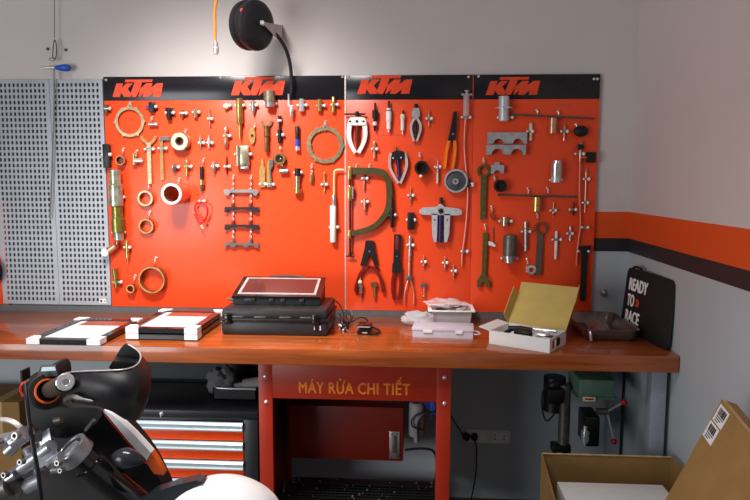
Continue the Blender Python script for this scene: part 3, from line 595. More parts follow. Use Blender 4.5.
T('hose_pliers', 369.5, 268, 'black headed pliers with splayed dark red handles', 'pliers',
  [('jaw', [('mat', 'blacktool'), ('pl', [(365.7, 240), (373.8, 240), (374.5, 247), (378, 265.5), (375, 266), (370, 252.5), (364, 266), (360.5, 265), (365, 247)], 1.5, 5), ('mat', 'steel'), ('dome', 369.7, 250.5, [(4.5, 1), (5.4, .8)])]),
   ('handle', arm([(370, 266.5), (365, 267.5), (360, 273), (356.8, 284), (355.5, 291)], 2.8, 'darkred', 1.5, 4.5, 1.1), 'dark red curved handle'), ('handle', arm([(369, 266.5), (375, 267.5), (380, 275), (382.5, 284), (383.5, 292)], 2.8, 'darkred', 1.5, 4.5, 1.1), 'dark red curved handle')], [])
T('circlip_pliers', 396.8, 266, 'closed narrow pliers with black head and dark red handles', 'pliers',
  [('jaw', [('mat', 'blacktool'), ('pl', [(394, 234), (401, 234), (400, 263), (401.8, 264), (401.5, 272), (392, 272), (392.5, 263), (393.5, 262)], 1.5, 5), ('mat', 'innerred'), ('box', 395.5, 237, 398.8, 249, 4.8, 5.4, .1), ('mat', 'steel'), ('dome', 396.8, 236, [(4.8, .9), (5.6, .7)]), ('dome', 396.8, 255.6, [(4.8, .9), (5.6, .7)])]),
   ('handle', arm([(394.3, 271), (392.5, 280), (392.6, 291), (394.5, 300)], 2.6, 'darkred', 1.5, 4.5, 1), 'dark red handle'), ('handle', arm([(399.4, 271), (401, 280), (400.3, 291), (398.5, 300)], 2.6, 'darkred', 1.5, 4.5, 1), 'dark red handle')], [])
T('spring_compressor', 409.8, 270, 'long silver and brown tool ending in two thin prongs', 'compressor',
  [('head', [('mat', 'steel'), ('lat', 409.6, 235.5, [(0, 1.4), (1, 2.1), (9, 1.9), (9.5, 1.4), (13, 1.4), (13.5, 1.9), (20, 1.8)])]), ('shaft', [('mat', 'copper'), ('v', 409.3, 256, 276, 1.5, 3)]), ('collar', [('mat', 'gunmetal'), ('box', 406, 275.6, 412.5, 280, 1.4, 4.8)]),
   ('prong', [('mat', 'copper'), ('tube', [(408.3, 280, 3), (405.8, 288, 3), (404.6, 296, 3), (404.8, 304, 3)], .7, 1)]), ('prong', [('mat', 'copper'), ('tube', [(410.6, 280, 3), (413.2, 288, 3), (414.3, 296, 3), (414, 304, 3)], .7, 1)])], [(CP, 410.4, 244.8, 3)])
T('spark_plug_tool', 360.9, 287, 'spark plug shaped tool with a cream ball between the splayed pliers handles', 'plug tool', [('body', [('mat', 'steel'), ('lat', 361, 284, [(0, 2.6), (2, 2.6), (2.4, 1.8), (9, 1.7), (9.4, .6), (14, .5)])]), ('ball', [('mat', 'cream'), ('ball', 360.4, 281.5, 3.6, 2.3), ('v', 360.2, 274.5, 280, .8, 3.6)], 'cream ball')], [])
T('wing_bolt', 374.6, 289, 'bronze wing bolt between the splayed pliers handles', 'bolt', [('wing', [('mat', 'bronze'), ('pl', [(371, 282), (374, 281), (377.5, 282), (377.5, 285.5), (374.5, 286.5), (371, 285.3)], 1.5, 4.5)]), ('shank', [('mat', 'brass'), ('v', 374.6, 285, 297.5, 1.5, 3)])], [])
T('bearing_splitter', 440, 220, 'wide silver puller with a crossbar and two legs', 'puller',
  [('crossbar', [('mat', 'aluminium'), ('pl', [(419.5, 210), (423, 207.5), (436, 206.7), (440, 203.5), (444, 206.7), (458, 208.3), (461, 210.5), (461, 214), (457, 215), (423, 214.5), (419.5, 213)], 2, 6.5), ('mat', 'blacktool'), ('dome', 440.3, 210.6, [(6, 2.6), (8, 2.5), (8.4, 1.8)])]),
   ('leg', [('mat', 'aluminium'), ('pl', [(431.5, 213.5), (437.2, 213.5), (437, 234), (436.5, 241.5), (434, 241.5), (432.2, 233)], 2.5, 6.5), ('mat', 'blacktool'), ('dome', 434.5, 219.5, [(6, .8), (6.9, .7)])]), ('leg', [('mat', 'aluminium'), ('pl', [(443.8, 213.5), (449.6, 213.5), (449, 233), (446.8, 241.5), (444.4, 241.5), (444, 234)], 2.5, 6.5), ('mat', 'blacktool'), ('dome', 446.8, 219.5, [(6, .8), (6.9, .7)])]),
   ('screw', [('mat', 'purple'), ('v', 440.5, 214, 242, 2.5, 4)], 'dark purple screw'), ('head', [('mat', 'blacktool'), ('v', 440.6, 197.5, 204, 1.6, 4)])], [])
for n, (x, y0, y1, lb) in enumerate(((423.6, 255, 269, 'small pin in a white clip beside the pronged tool'), (445, 256, 271, 'small pin in a white clip under the wide silver puller'), (453.6, 264, 279, 'lowest small pin in a white clip by the tube end'))):
    T('clip_pin', x, (y0+y1)/2, lb, 'pin', pin(x, y0, y1, 1.1, 'copper', style=2), [(CP, x, y0+6.4, 2)], group='small pins in white clips')
T('thumb_screw', 423.5, 289, 'thumb screw with a dark top over the plastic bag', 'screw', [('head', [('mat', 'gunmetal'), ('box', 420, 282.5, 427, 286.3, 2, 4.5)]), ('shank', [('mat', 'copper'), ('v', 424, 286, 295, .8, 3)]), ('foot', [('mat', 'brass'), ('ball', 424, 296, 3, 1.7)])], [])
# ---- board by the corner
T('socket_cup', 503, 109, 'large silver stepped cup with a flange under the last logo', 'cup',
  [('upper', [('mat', 'aluminium'), ('lat', 503, 97.5, [(0, 4.4), (.6, 5.1), (10.5, 5.1)])]), ('flange', [('mat', 'chrome'), ('lat', 503, 108, [(0, 6), (.3, 8.6), (1.4, 8.6), (1.8, 6)], 5.9)]), ('lower', [('mat', 'aluminium'), ('lat', 503, 109.8, [(0, 4.8), (11, 4.8), (11.6, 4.3)], 5.9)])], [(CP, 504.5, 117.8, 7.2)])
T('tee_bar', 551, 117, 'upper long T-bar with a pinkish hub near the board top', 'T-bar', [('rod', [('mat', 'gunmetal'), ('c', 512, 114.8, 591, 119, 1, 3.6)]), ('hub', [('mat', 'copper'), ('lat', 552, 118, [(0, 3.4), (.4, 3.9), (15, 3.9), (15.5, 3.4)], 4.5)])], [(HK, 537, 110), (HK, 558, 111.3)])
T('tee_bar', 536, 196, 'lower long T-bar with a brass hub', 'T-bar', [('rod', [('mat', 'gunmetal'), ('c', 498, 195, 574, 196.6, 1, 3.6)]), ('hub', [('mat', 'brass'), ('lat', 536, 196.8, [(0, 3.6), (.4, 4.1), (14, 4.1), (14.6, 3.6)], 4.7)])], [(HK, 528, 188.5), (HK, 547.5, 188)])
T('guide_pin', 530.2, 132, 'cream pin in a white clip beneath the upper T-bar rod', 'pin', pin(530.3, 123.5, 140.5, 1.4, 'cream', style=1), [(CP, 529.5, 131.6, 2.5)])
T('guide_pin', 563.8, 132, 'pink pin in a white clip beside the black oval knob', 'pin', pin(563.8, 125.5, 140.5, 1.2, 'copper', style=1), [(CP, 563.5, 131.6, 2.8)])
T('oval_knob', 579.7, 131, 'black oval rubber knob below the end of the upper T-bar', 'knob', [('body', [('mat', 'rubber'), ('ball', 579.7, 131.5, 4.5, 5.4, (1.35, .7, 1))])], [(HK, 576, 124)])
def arch(x0, x1, y0, y1, cs, r, up=True):
    pts = [(x0, y0), (x1, y0), (x1, y1)]
    for c in sorted(cs, reverse=True):
        pts += [(c+r*math.cos(a), y1-r*.95*math.sin(a)) for a in [i*PI/10 for i in range(11)]]
    return pts+[(x0, y1)]
T('clamp_block', 505.5, 143.5, 'two-storey aluminium clamp block with four half-round cut-outs', 'clamp block', [('upper_half', [('mat', 'alucast'), ('pl', arch(487.6, 525, 133.3, 144, (498, 516.6), 5), 1, 7)]), ('lower_half', [('mat', 'alucast'), ('pl', arch(486.5, 524, 145.2, 154.6, (497.2, 515.8), 6), 1, 8)])], [])
T('ring_spanner', 483, 195, 'olive ring spanner with its open ring at the top, beside the pulley', 'spanner', [('shaft', [('mat', 'olive'), ('pl', [(480.2, 177), (485.8, 177), (485.4, 219), (480.4, 219)], 1.2, 3.4)]), ('ring_end', [('mat', 'olive'), ('disc', 482.8, 171.5, 6.4, 4, 1, 4)])], [(HK, 483.7, 159)])
T('arch_block', 496.6, 170, 'small aluminium arch block under the large clamp block', 'clamp block', [('body', [('mat', 'alucast'), ('pl', arch(490.5, 503, 165.4, 173.6, (496.6,), 3.4), 1, 6), ('box', 494, 162.5, 499, 166, 1.5, 5)])], [])
T('rubber_cup', 499.6, 185.5, 'round black rubber cup beside the ring spanner shaft', 'cup', [('body', [('mat', 'rubber'), ('disc', 499.6, 185.7, 6, 4.4, 1, 9), ('dome', 499.6, 185.7, [(1, 5), (5, 5)])])], [(HK, 494.5, 176.5)])
T('oil_filter_socket', 555, 172, 'silver capped socket above the lower T-bar', 'socket', [('cap', [('mat', 'chrome'), ('lat', 555.5, 161, [(0, 3.3), (.4, 3.9), (3, 3.9)], 6)]), ('body', [('mat', 'steel'), ('lat', 555, 163.6, [(0, 5.4), (12.6, 5.4)], 6)]), ('foot', [('mat', 'aluminium'), ('lat', 555, 176.2, [(0, 4.8), (6, 4.8)], 6)])], [(CP, 555, 180, 5.6)])
T('tube_probe', 578.7, 185, 'long pink tube with a silver nozzle near the board edge', 'tube', [('nozzle', [('mat', 'copper'), ('lat', 578.4, 143, [(0, 1), (1, 1.5), (21, 1.4), (22, .9)], 3)]), ('collar', [('mat', 'blacktool'), ('dome', 578.2, 148.5, [(1.5, 3), (4, 3.2), (4.5, 2.4)])]), ('tube', [('mat', 'pinktube'), ('tube', [(578.5, 163, 3), (578.8, 190, 3), (580, 205, 3), (581.3, 225, 3), (579.8, 238, 3), (578.4, 255, 3), (578.6, 264, 3)], .9)], 'thin pink tube')], [(CP, 578.7, 154, 4), (CP, 584, 227.2, 3.2)])
T('magnet_block', 590, 157.5, 'black square block on a silver stub at the board edge', 'block', [('block', [('mat', 'blacktool'), ('box', 586, 152.5, 594, 162.5, 1, 6)]), ('stub', [('mat', 'copper'), ('h', 580.5, 586.5, 157.6, 1, 3.4)])], [])
T('tube_probe', 585.3, 190, 'short pink and silver probe beside the long tube', 'probe', [('shaft', [('mat', 'copper'), ('lat', 585, 169, [(0, .4), (3, 1.4), (6, 1), (22, .9), (30, .8), (43, .6)])])], [(CP, 585.4, 179, 2.6), (CP, 584.4, 202.6, 2.6)])
T('clip_pin', 552.7, 209, 'copper pin in a white clip beside the brass hub', 'pin', pin(552.9, 202, 217, 1.1, 'copper', style=2), [(CP, 552.5, 210.3, 2.6)], group='small pins in white clips')
T('clip_pin', 573, 209, 'black pin in a white clip under the end of the lower T-bar', 'pin', pin(573, 202, 216, 1.3, 'blacktool', style=2), [(CP, 572, 209.4, 2.8)], group='small pins in white clips')
T('clip_pin', 569.5, 233, 'steel pin in a white clip beside the tube bend', 'pin', pin(569.7, 225.6, 240.6, 1.1, 'steel', style=1), [(CP, 569, 233.2, 2.4)], group='small pins in white clips')
T('locating_pin', 555.3, 245, 'long white pin in a grey clip, lowest between the T-bar and tube', 'pin', [('body', [('mat', 'whitepaint'), ('lat', 555.5, 231, [(0, 1.3), (7, 1.3), (10, 1.6), (27, 1.4), (28, .9)])])], [(CP, 556, 239.3, 3.8)])
T('cross_pin_tool', 525.2, 235, 'silver rod with a thin cross pin beneath the brass hub', 'rod', [('rod', [('mat', 'steel'), ('c', 524.8, 221.5, 525.6, 250.5, 1.8)]), ('cross_pin', [('mat', 'brass'), ('h', 516.5, 534, 228, .5, 5)])], [(CP, 525.4, 231.3, 4)])
T('ring_spanner', 539.5, 250, 'dark ring spanner with its ring at the top, under the brass hub', 'spanner', [('shaft', [('mat', 'gunmetal'), ('pl', [(536.6, 234), (541.8, 234), (541, 275), (535.6, 275)], 1.2, 3.6)]), ('ring_end', [('mat', 'bronze'), ('disc', 539.8, 228, 6, 4.3, 1, 4)])], [(HK, 537, 213.5)])
T('short_roller', 504.5, 221, 'short silver roller held between two clip balls', 'roller', [('body', [('mat', 'nickel'), ('lat', 504.2, 216.5, [(0, 2.6), (.4, 3.2), (9, 3.2), (9.4, 2.6)])])], [(CP, 505, 221, 6)])
T('chain_link_hook', 491.8, 216, 'curly brown chain link on a hook beside the olive spanner shaft', 'link', [('body', [('mat', 'bronze'), ('loop', [(490, 213, 3), (493, 214.5, 3), (492, 217.5, 3), (489.5, 216, 3)], .7), ('loop', [(493.5, 215, 3.5), (496, 217.5, 3.5), (494.5, 219.5, 3.5), (492.5, 218, 3.5)], .7)])], [(HK, 491.6, 206.5)])
T('oil_can_socket', 508.6, 247, 'large dull grey canister with a stepped foot', 'canister', [('body', [('mat', 'gunmetal'), ('lat', 508.7, 234, [(0, 5), (1.4, 6.4), (4, 6.8), (20.5, 6.8), (21, 6)])]), ('foot', [('mat', 'steel'), ('lat', 508.3, 254.6, [(0, 6), (3, 6), (3.3, 4.8), (7, 4.8)], 7.6)])], [(CP, 508.5, 258, 7.4)])
T('open_spanner', 484.3, 257, 'olive open-ended spanner with its jaw downwards', 'spanner', [('shaft', [('mat', 'olive'), ('pl', [(482.3, 232.5), (486.8, 232.5), (485.8, 277), (481.8, 277)], 1.2, 3.4)]), ('jaw', [('mat', 'olive'), ('pl', [(481, 275), (486.5, 275), (490.2, 280), (489.7, 286.5), (486.8, 287.3), (486.4, 283), (484, 281), (481.3, 283), (480.6, 287.3), (477.5, 286.5), (477.6, 280)], 1, 4)])], [(HK, 485, 225)])
T('plug_clip', 491.5, 243, 'tiny white wedge plug beside the grey canister', 'plug', [('body', [('mat', 'whitepaint'), ('pl', [(488, 241), (491.5, 241.5), (495, 244.5), (494.5, 246.2), (491, 245.5), (488.3, 244.6)], 1.5, 5), ('mat', 'gunmetal'), ('v', 492.6, 227, 242, .4, 1.5)])], [])
T('lock_ring', 530.3, 269, 'small chrome ring on a hook over the open carton', 'ring', [('band', [('mat', 'chrome'), ('disc', 530.8, 269.4, 4.8, 2.3, 1, 4.5), ('box', 525.5, 266, 529, 272, 1, 4)])], [(HK, 527, 259)])
T('pry_bar', 582.5, 280, 'long flat black bar hanging behind the open carton lid', 'bar', [('bar', [('mat', 'blacktool'), ('pl', [(577.5, 246), (588.5, 245.3), (588, 249), (585.8, 253), (585, 300), (580, 300), (580, 253), (578, 250)], 1.5, 4.5)])], [(CP, 582.3, 250.8, 5)])
# printed captions under the tools (worn grey-violet strips)
def captions(b, spots):
    m = mb('caption')
    for x, y, w in spots:
        for i in range(int(w/1.6)):
            p = UY(x+i*1.6, y+(i % 2)*.1, YB)-b.location
            m.b2((p.x, p.y-.0006, p.z-.0014), (p.x+.0049*1.2, p.y+.0006, p.z+.0016))
    m.build('printed_caption', b, smooth=False)['kind'] = 'stuff'
captions(boards[0], [(126, 123, 9), (155, 128, 9), (206, 128, 11), (183, 103.5, 22), (222, 144.5, 10), (239, 151, 9), (252, 144, 9), (199, 153, 16), (262, 143, 9), (280, 164, 12), (320, 148, 11), (219, 173, 9), (236, 183, 14), (238, 201, 14), (238, 219, 14), (115, 285, 9), (129, 303, 8), (199, 213, 9), (316, 194, 14), (300, 136, 2), (137, 235, 9), (136, 178, 8), (108, 287, 5), (134, 136, 8)])
captions(boards[1], [(369, 135, 42), (396, 102.5, 26), (368, 161, 14), (408, 145, 15), (426, 158, 16), (361, 193, 10), (361, 215, 12), (386, 229, 14), (404, 209, 12), (403, 232, 13), (402, 259, 14), (445, 199, 12), (421, 271, 10), (428, 267, 12), (441, 271, 9), (449, 279, 11), (454, 285, 14), (417, 273, 8), (362, 273, 14), (356, 301, 11), (365, 307, 16), (392, 301, 8), (408, 305, 9), (417, 299, 9), (459, 103, 12), (343, 194, 1)])
captions(boards[2], [(552, 104.5, 22), (556, 106.5, 18), (503, 171, 8), (500, 207, 8), (560, 215, 7), (477, 222, 7)])
# ------------------------------------------------------------------ perforated panel
def quad(m, c, th, n=Vector((0, 0, 1)), u=(0, 1), v=(0, 1)):
    """slab over part of a quad c=(TL,TR,BR,BL)"""
    def at(a, b):
        t = c[0].lerp(c[1], a); w = c[3].lerp(c[2], a); return t.lerp(w, b)
    p = [at(u[0], v[1]), at(u[1], v[1]), at(u[1], v[0]), at(u[0], v[0])]
    m.hexa([q for q in p], [q+n*th for q in p]); return m
PX0 = UY(3.5, 300, -.02).x; PX1 = -.004
def perforated(x0, x1, z0, z1, y0, y1, pw, ph, hw, hh):
    m = MB().use('pegmetal')
    nx = int((x1-x0-.02)/pw); nz = int((z1-z0-.02)/ph)
    ox = x0+((x1-x0)-nx*pw)/2; oz = z0+((z1-z0)-nz*ph)/2
    for i in range(nx):
        for j in range(nz):
            cx, cz = ox+(i+.5)*pw, oz+(j+.5)*ph
            vs = []
            for (a, b, y) in ((pw/2, ph/2, y0), (hw/2, hh/2, y0), (hw/2, hh/2, y1)):
                vs += [(cx-a, y, cz-b), (cx+a, y, cz-b), (cx+a, y, cz+b), (cx-a, y, cz+b)]
            m.add(vs, [(k, (k+1) % 4, 4+(k+1) % 4, 4+k) for k in range(4)]+[(4+k, 4+(k+1) % 4, 8+(k+1) % 4, 8+k) for k in range(4)])
    ex, ez = ox+nx*pw, oz+nz*ph
    for a, b in (((x0, z0), (ox, z1)), ((ex, z0), (x1, z1)), ((ox, z0), (ex, oz)), ((ox, ez), (ex, z1))):
        m.b2((a[0], y0, a[1]), (b[0], y1+.012, b[1]))
    return m
xm = UY(55, 200, -.02).x
zt_, zb_ = UY(50, 79.5, -.02).z, UY(50, 304, -.02).z
for a, b, lb in ((PX0, xm-.001, 'grey perforated metal panel at the far end, next to the red board edge'), (xm+.001, PX1, 'grey perforated metal panel touching the orange tool board')):
    m = perforated(a, b, zt_, zb_, -.022, -.020, .0218, .0282, .0108, .0165) if False else perforated(a, b, zb_, zt_, -.022, -.020, .0218, .0282, .0108, .0165)
    base = (a, -.02, zb_)
    o = empty('perforated_panel', base, lb, 'perforated panel', 'grey perforated panels')
    rebase(m, base).build('sheet', o, smooth=False)
    mb('kerb').b2((.0, .012, .0), (b-a, .016, zt_-zb_)).build('hole_shade', o, smooth=False)['label'] = 'dark sheet standing for the shade behind the holes'  # dark sheet gives the holes their shade by colour
p = UY(104.5, 301, -.024); k = .0049
st = mb('labelwhite').b2((-5.6*k, -.001, -2.6*k), (2.2*k, .001, 2.6*k)).build('sticker', bpy.data.objects['perforated_panel.001'])
st.location = p-bpy.data.objects['perforated_panel.001'].location; st['label'] = 'white sticker with a black mark'
s2 = mb('black').box((-3.4*k, -.0013, 0), (2*k, .001, 2.2*k)).box((.4*k, -.0013, 0), (1.6*k, .001, .8*k)).build('mark', st, smooth=False)
# red board beyond the panel, with a round black thing hanging on it
a = UY(-40, 210, -.02); b = UY(3.6, 210, -.02); z0 = UY(0, 304.5, -.02).z; z1 = UY(0, 200, -.02).z
o = mb('orange_board').b2((-.35, -.012, 0), (0, 0, z1-z0), .001).build('tool_board', None, (b.x, -.008, z0)); tag(o, 'edge of a further orange board past the perforated panels', 'tool board')
p = UY(-13.5, 271, -.03); o = mb('rubber').lathe((0, 0, 0), (0, -1, 0), [(0, .075), (.01, .085), (.05, .085), (.06, .07), (.06, .03)], 32).build('rubber_disc', None, (p.x, -.0205, p.z)); tag(o, 'black round disc at the frame edge on the further orange board', 'disc')
# hanging rod, cable loop, blue handle
p = UY(54.4, 62, -.035)
def off(px, py, y=-.035): return UY(px, py, y)-p
t = empty('hanging_rod', p, 'long thin steel rod with a blue T handle hanging over the perforated panel', 'rod')
mb('steel').tube([off(54.3, 66), off(54, 110), off(52.2, 165), off(50, 219)], .0036, 8).build('rod', t)
m = mb('steel'); m.tube([off(42, 68), off(55.5, 67.6)], [.0062, .0072], 10); m.build('cross_bar', t)
m = mb('bluehandle'); m.lathe(off(55.5, 67.6), off(71, 67.9)-off(55.5, 67.6), [(0, .009), (.008, .011), (.035, .0165), (.06, .0175), (.072, .012), (.076, .004)], 20); m.build('handle', t)['label'] = 'blue bulb shaped handle'
t2 = empty('hanging_cable', UY(54.4, 20, -.02), 'thin cable with a wire hook from which the blue handled rod hangs', 'cable')
def of2(px, py, y=-.03): return UY(px, py, y)-t2.location
mb('gunmetal').tube([Vector((0, -.01, 3.09-t2.location.z)), of2(54.3, -25), of2(54.4, 38)], .0016, 6).build('cord', t2)
mb('gunmetal').tube([of2(54.5, 38), of2(56.5, 44), of2(56.6, 54), of2(55, 60), of2(52.5, 58), of2(53, 48)], .0026, 8, 2, True).build('snap_hook', t2)
mb('gunmetal').tube([of2(49, 58.5), of2(51.5, 57.8), of2(55.5, 58.6), of2(54, 61), of2(50.5, 61)], .002, 8, 1, True).build('ring', t2)
for x, y, lb in ((48, 49, 'wall plug'), (66, 50, 'wall plug')):
    q = UY(x, y, 0); o = mb('gunmetal').lathe((0, 0, 0), (0, -1, 0), [(0, .0075), (.006, .007), (.01, .003)], 12).build('wall_bolt', None, q)
    tag(o, 'dark bolt in the wall beside the hanging cable, '+('above the steel cross bar' if x < 50 else 'above the blue handle'), 'bolt', 'bolts in the wall')
q = UY(603.5, 292.5, 0); o = mb('steel').lathe((0, 0, 0), (0, -1, 0), [(0, .018), (.006, .017), (.007, .011), (.02, .010), (.024, .004)], 16).build('wall_bolt', None, q); tag(o, 'round steel bolt in the grey wall strip above the metal tray', 'bolt', 'bolts in the wall')
# yellow air hose
Y = -.3; p = UY(215, 40, Y)
def of3(px, py, y=Y): return UY(px, py, y)-p
t = empty('air_hose', p, 'yellow orange air hose with a chrome coupler hanging from above', 'hose')
mb('hose_yellow').tube([Vector((.05, 0, 3.09-p.z)), of3(224, -60), of3(217.5, -20), of3(217, 0), of3(214.6, 8), of3(214.8, 20), of3(215.3, 40.5)], .0062, 12, 2).build('hose', t)
a = of3(215.5, 40.5); m = mb('chrome'); m.lathe(a, (0.03, 0, -1), [(0, .007), (.008, .007), (.009, .011), (.022, .011), (.024, .009), (.03, .0135), (.045, .0135), (.05, .011), (.058, .0105)], 16); m.build('coupler', t)
# hose reel
Y = -.22; C = UY(252.5, 25.5, Y); t = empty('hose_reel', C, 'black round hose reel hanging high on the wall', 'hose reel')
ax = Vector((.86, -.50, -.12)).normalized(); sc_ = .87
m = mb('reelblack'); m.lathe(-ax*.05, ax, [(a_*.82, b_*.87) for a_, b_ in [(0, .06), (.002, .105), (.012, .122), (.03, .126), (.042, .124), (.045, .118), (.07, .118), (.072, .124), (.084, .127), (.1, .124), (.112, .108), (.117, .09), (.12, .03), (.121, .005)]], 56); m.build('housing', t)
q = C+ax*.066
a1 = UY(262.5, 23, C.y-.06)-C; a2 = UY(280.5, 31, -.012)-C
m = mb('silverplastic'); 
q = C+ax*.058
pl = [UY(261, 21.5, q.y-.03)-C, UY(280, 25.0, -.13)-C, UY(280.5, 38.5, -.11)-C, UY(275.5, 37.5, -.16)-C]
m.hexa([UY(279, 25, -.13)-C, UY(281, 25, -.001)-C, UY(281, 38, -.001)-C, UY(279.5, 38, -.11)-C], [UY(280.2, 25, -.13)-C, UY(282.5, 25, -.001)-C, UY(282.5, 38, -.001)-C, UY(280.7, 38, -.11)-C])
n = (pl[1]-pl[0]).cross(pl[2]-pl[0]).normalized()
m.hexa([v for v in pl], [v-n*.005 for v in pl]); m.build('bracket', t)
m = mb('chrome'); m.lathe(a1+ax*-.004, ax, [(0, .012), (.006, .012), (.008, .008), (.016, .006)], 12); m.build('bolt', t)
mb('logo').box((0, 0, 0), (.012, .004, .014)).build('sticker', t, UY(241.5, 10, C.y-.1)-C).rotation_euler.z = .4
def of4(px, py, y): return UY(px, py, y)-C
mb('rubber').tube([of4(268, 28, -.16), of4(275, 33, -.16), of4(283, 43, -.13), of4(289, 57, -.09), of4(291.6, 75, -.06), of4(291.3, 93, -.05)], .0085, 12, 2).build('hose', t)
m = mb('chrome')
a = of4(290.2, 92.5, -.05); m.tube([of4(288.6, 94, -.05), of4(288.9, 105.5, -.05), of4(294, 106, -.05)], .0048, 8)
m.lathe(of4(291.3, 107.5, -.05), (0, 0, -1), [(0, .009), (.004, .0105), (.02, .0105), (.024, .0085), (.04, .0085), (.044, .006)], 16); m.build('coupler', t)
# ------------------------------------------------------------------ workbench
BY = -.677; BT = .85; BE = 2.562; TH = .066
bench = empty('workbench', (1.2, -.34, 0), 'long lacquered brown wooden workbench along the tool wall', 'workbench')
def bl(x, y, z): return (x-1.2, y+.34, z)
mb('wood').b2(bl(-1.6, BY, BT-TH), bl(BE, -.0225, BT), .003).build('worktop', bench)
for i, x in enumerate((2.485, -1.5)):
    for y in (-.615, -.08):
        mb('legsteel').b2(bl(x, y, FZ), bl(x+.06, y+.06, BT-TH), .004).build('leg', bench)
mb('legsteel').b2(bl(1.75, -.065, BT-TH-.05), bl(2.485, -.03, BT-TH-.005)).build('rail', bench)
kz = UY(300, 313, -.02).z
struct(mb('kerb').b2((-1.6, -.0225, BT-.01), (2.45, 0, ZB-.001)).build('trim_1', smooth=False))
# picture frames
def pframe(c, th, lbl, grp, base):
    o = empty('picture_frame', base, lbl, 'picture frame', grp)
    c = [p-Vector(base) for p in c]; n = Vector((0, 0, -1)); up = Vector((0, 0, .0015))
    w = .11; hh = .085
    m = mb('blackgloss'); c0 = [p-up*0 for p in c]
    quad(m, c0, th, n, (0, w), (0, 1)); quad(m, c0, th, n, (1-w, 1), (0, 1)); quad(m, c0, th, n, (w, 1-w), (0, hh)); quad(m, c0, th, n, (w, 1-w), (1-hh, 1)); m.build('frame', o, smooth=False)
    d = [p-Vector((0, 0, .006)) for p in c]
    quad(mb('paper'), d, .004, n, (w, 1-w), (hh, 1-hh)).build('print', o, smooth=False)
    e = [p+Vector((0, 0, .0007)) for p in d]
    m = mb('photo_orange'); quad(m, e, .0005, n, (.2, 1-w-.02), (.08, .3)); m.build('picture', o, smooth=False)['label'] = 'orange brown picture band across the far end'
    m = mb('labelred'); quad(m, e, .0005, n, (.18, .3), (.86, .9)); m.build('mark', o, smooth=False)
    for u in ((0, .17), (.83, 1)):
        for v in ((0, .11), (.87, 1)):
            m = mb('foam'); f = [p+Vector((0, 0, .004)) for p in c]
            uu = (u[0]-.015, u[1]) if u[0] == 0 else (u[0], u[1]+.015); vv = (v[0]-.012, v[1]) if v[0] == 0 else (v[0], v[1]+.012)
            # chamfered corner pad: pentagon slab
            def at(a, b):
                t_ = f[0].lerp(f[1], a); w_ = f[3].lerp(f[2], a); return t_.lerp(w_, b)
            ox, ix = (uu[0], uu[1]) if u[0] == 0 else (uu[1], uu[0]); oy, iy = (vv[0], vv[1]) if v[0] == 0 else (vv[1], vv[0])
            P = [at(ox, oy), at(ix, oy), at(ox+(ix-ox)*.8, iy*.6+oy*.4), at(ox+(ix-ox)*.5, iy), at(ox, iy)]
            Q = [q_+n*(th+.0037) for q_ in P]
            m.add([tuple(q_) for q_ in P+Q], [(0, 1, 2, 3, 4), (9, 8, 7, 6, 5)]+[(i, i+5, (i+1) % 5+5, (i+1) % 5) for i in range(5)])
            m.build('corner_protector', o)
    return o
z = BT+.026
c = [UZ(82.5, 317.2, z), UZ(139, 319.8, z), UZ(98, 341.5, z), UZ(29, 338, z)]
def rect(c):   # square the four corners up to the bench axes
    x0 = (c[0].x+c[3].x)/2; x1 = (c[1].x+c[2].x)/2; y1 = (c[0].y+c[1].y)/2; y0 = (c[2].y+c[3].y)/2; z = c[0].z
    return [Vector((x0, y1, z)), Vector((x1, y1, z)), Vector((x1, y0, z)), Vector((x0, y0, z))]
c = rect(c); b_ = (c[:][0]+c[2])/2
pframe(c, .02, 'single black picture frame with white foam corners lying flat at the bench end', 'black picture frames on the bench', (b_.x, b_.y, BT))
z = BT+.052
c = rect([UZ(161.5, 309, z), UZ(220, 311, z), UZ(199, 329.5, z), UZ(130, 327.5, z)])
c2 = [p+Vector((0, 0, -.0265)) for p in c]; b_ = (c[0]+c[2])/2
pframe(c2, .02, 'lower black picture frame of the stack of two', 'black picture frames on the bench', (b_.x, b_.y, BT))
pframe(c, .02, 'upper black picture frame of the stack of two, beside the hard case', 'black picture frames on the bench', (b_.x, b_.y, BT+.027))
# hard case
x0, x1, y0, y1 = .690, 1.168, -.462, -.14; H = .118
t = empty('hard_case', ((x0+x1)/2, (y0+y1)/2, BT), 'large black hard shell case lying on the bench', 'case')
W, D = x1-x0, y1-y0
mb('casegrey').b2((-W/2+.006, -D/2+.004, 0), (W/2-.006, D/2-.004, .066), .012).build('lower_shell', t)
mb('casegrey').b2((-W/2+.008, -D/2+.004, .072), (W/2-.008, D/2-.004, H), .014).build('lid', t)
mb('black').b2((-W/2, -D/2-.003, .062), (W/2, D/2, .076), .004).build('seam_rim', t)
for x in (-.2, .185):
    m = mb('blackgloss'); m.b2((x-.014, -D/2-.014, .05), (x+.014, -D/2-.001, .098), .004); m.b2((x-.01, -D/2-.018, .086), (x+.01, -D/2-.012, .098), .002); m.build('latch', t)
for x in (-.16, -.06, .05, .14): m = mb('gunmetal'); m.b2((x-.026, -D/2+.002, .078), (x+.026, -D/2+.0055, .084), .001); [m.b2((x-.02+i*.015, -D/2+.001, .084), (x-.014+i*.015, -D/2+.005, .087)) for i in range(3)]; m.build('rib', t)
mb('labelwhite').b2((.2, -D/2-.002, .028), (.206, -D/2+.004, .048)).b2((.176, -D/2-.002, .03), (.18, -D/2+.004, .046)).build('label', t, smooth=False)['label'] = 'small white label'
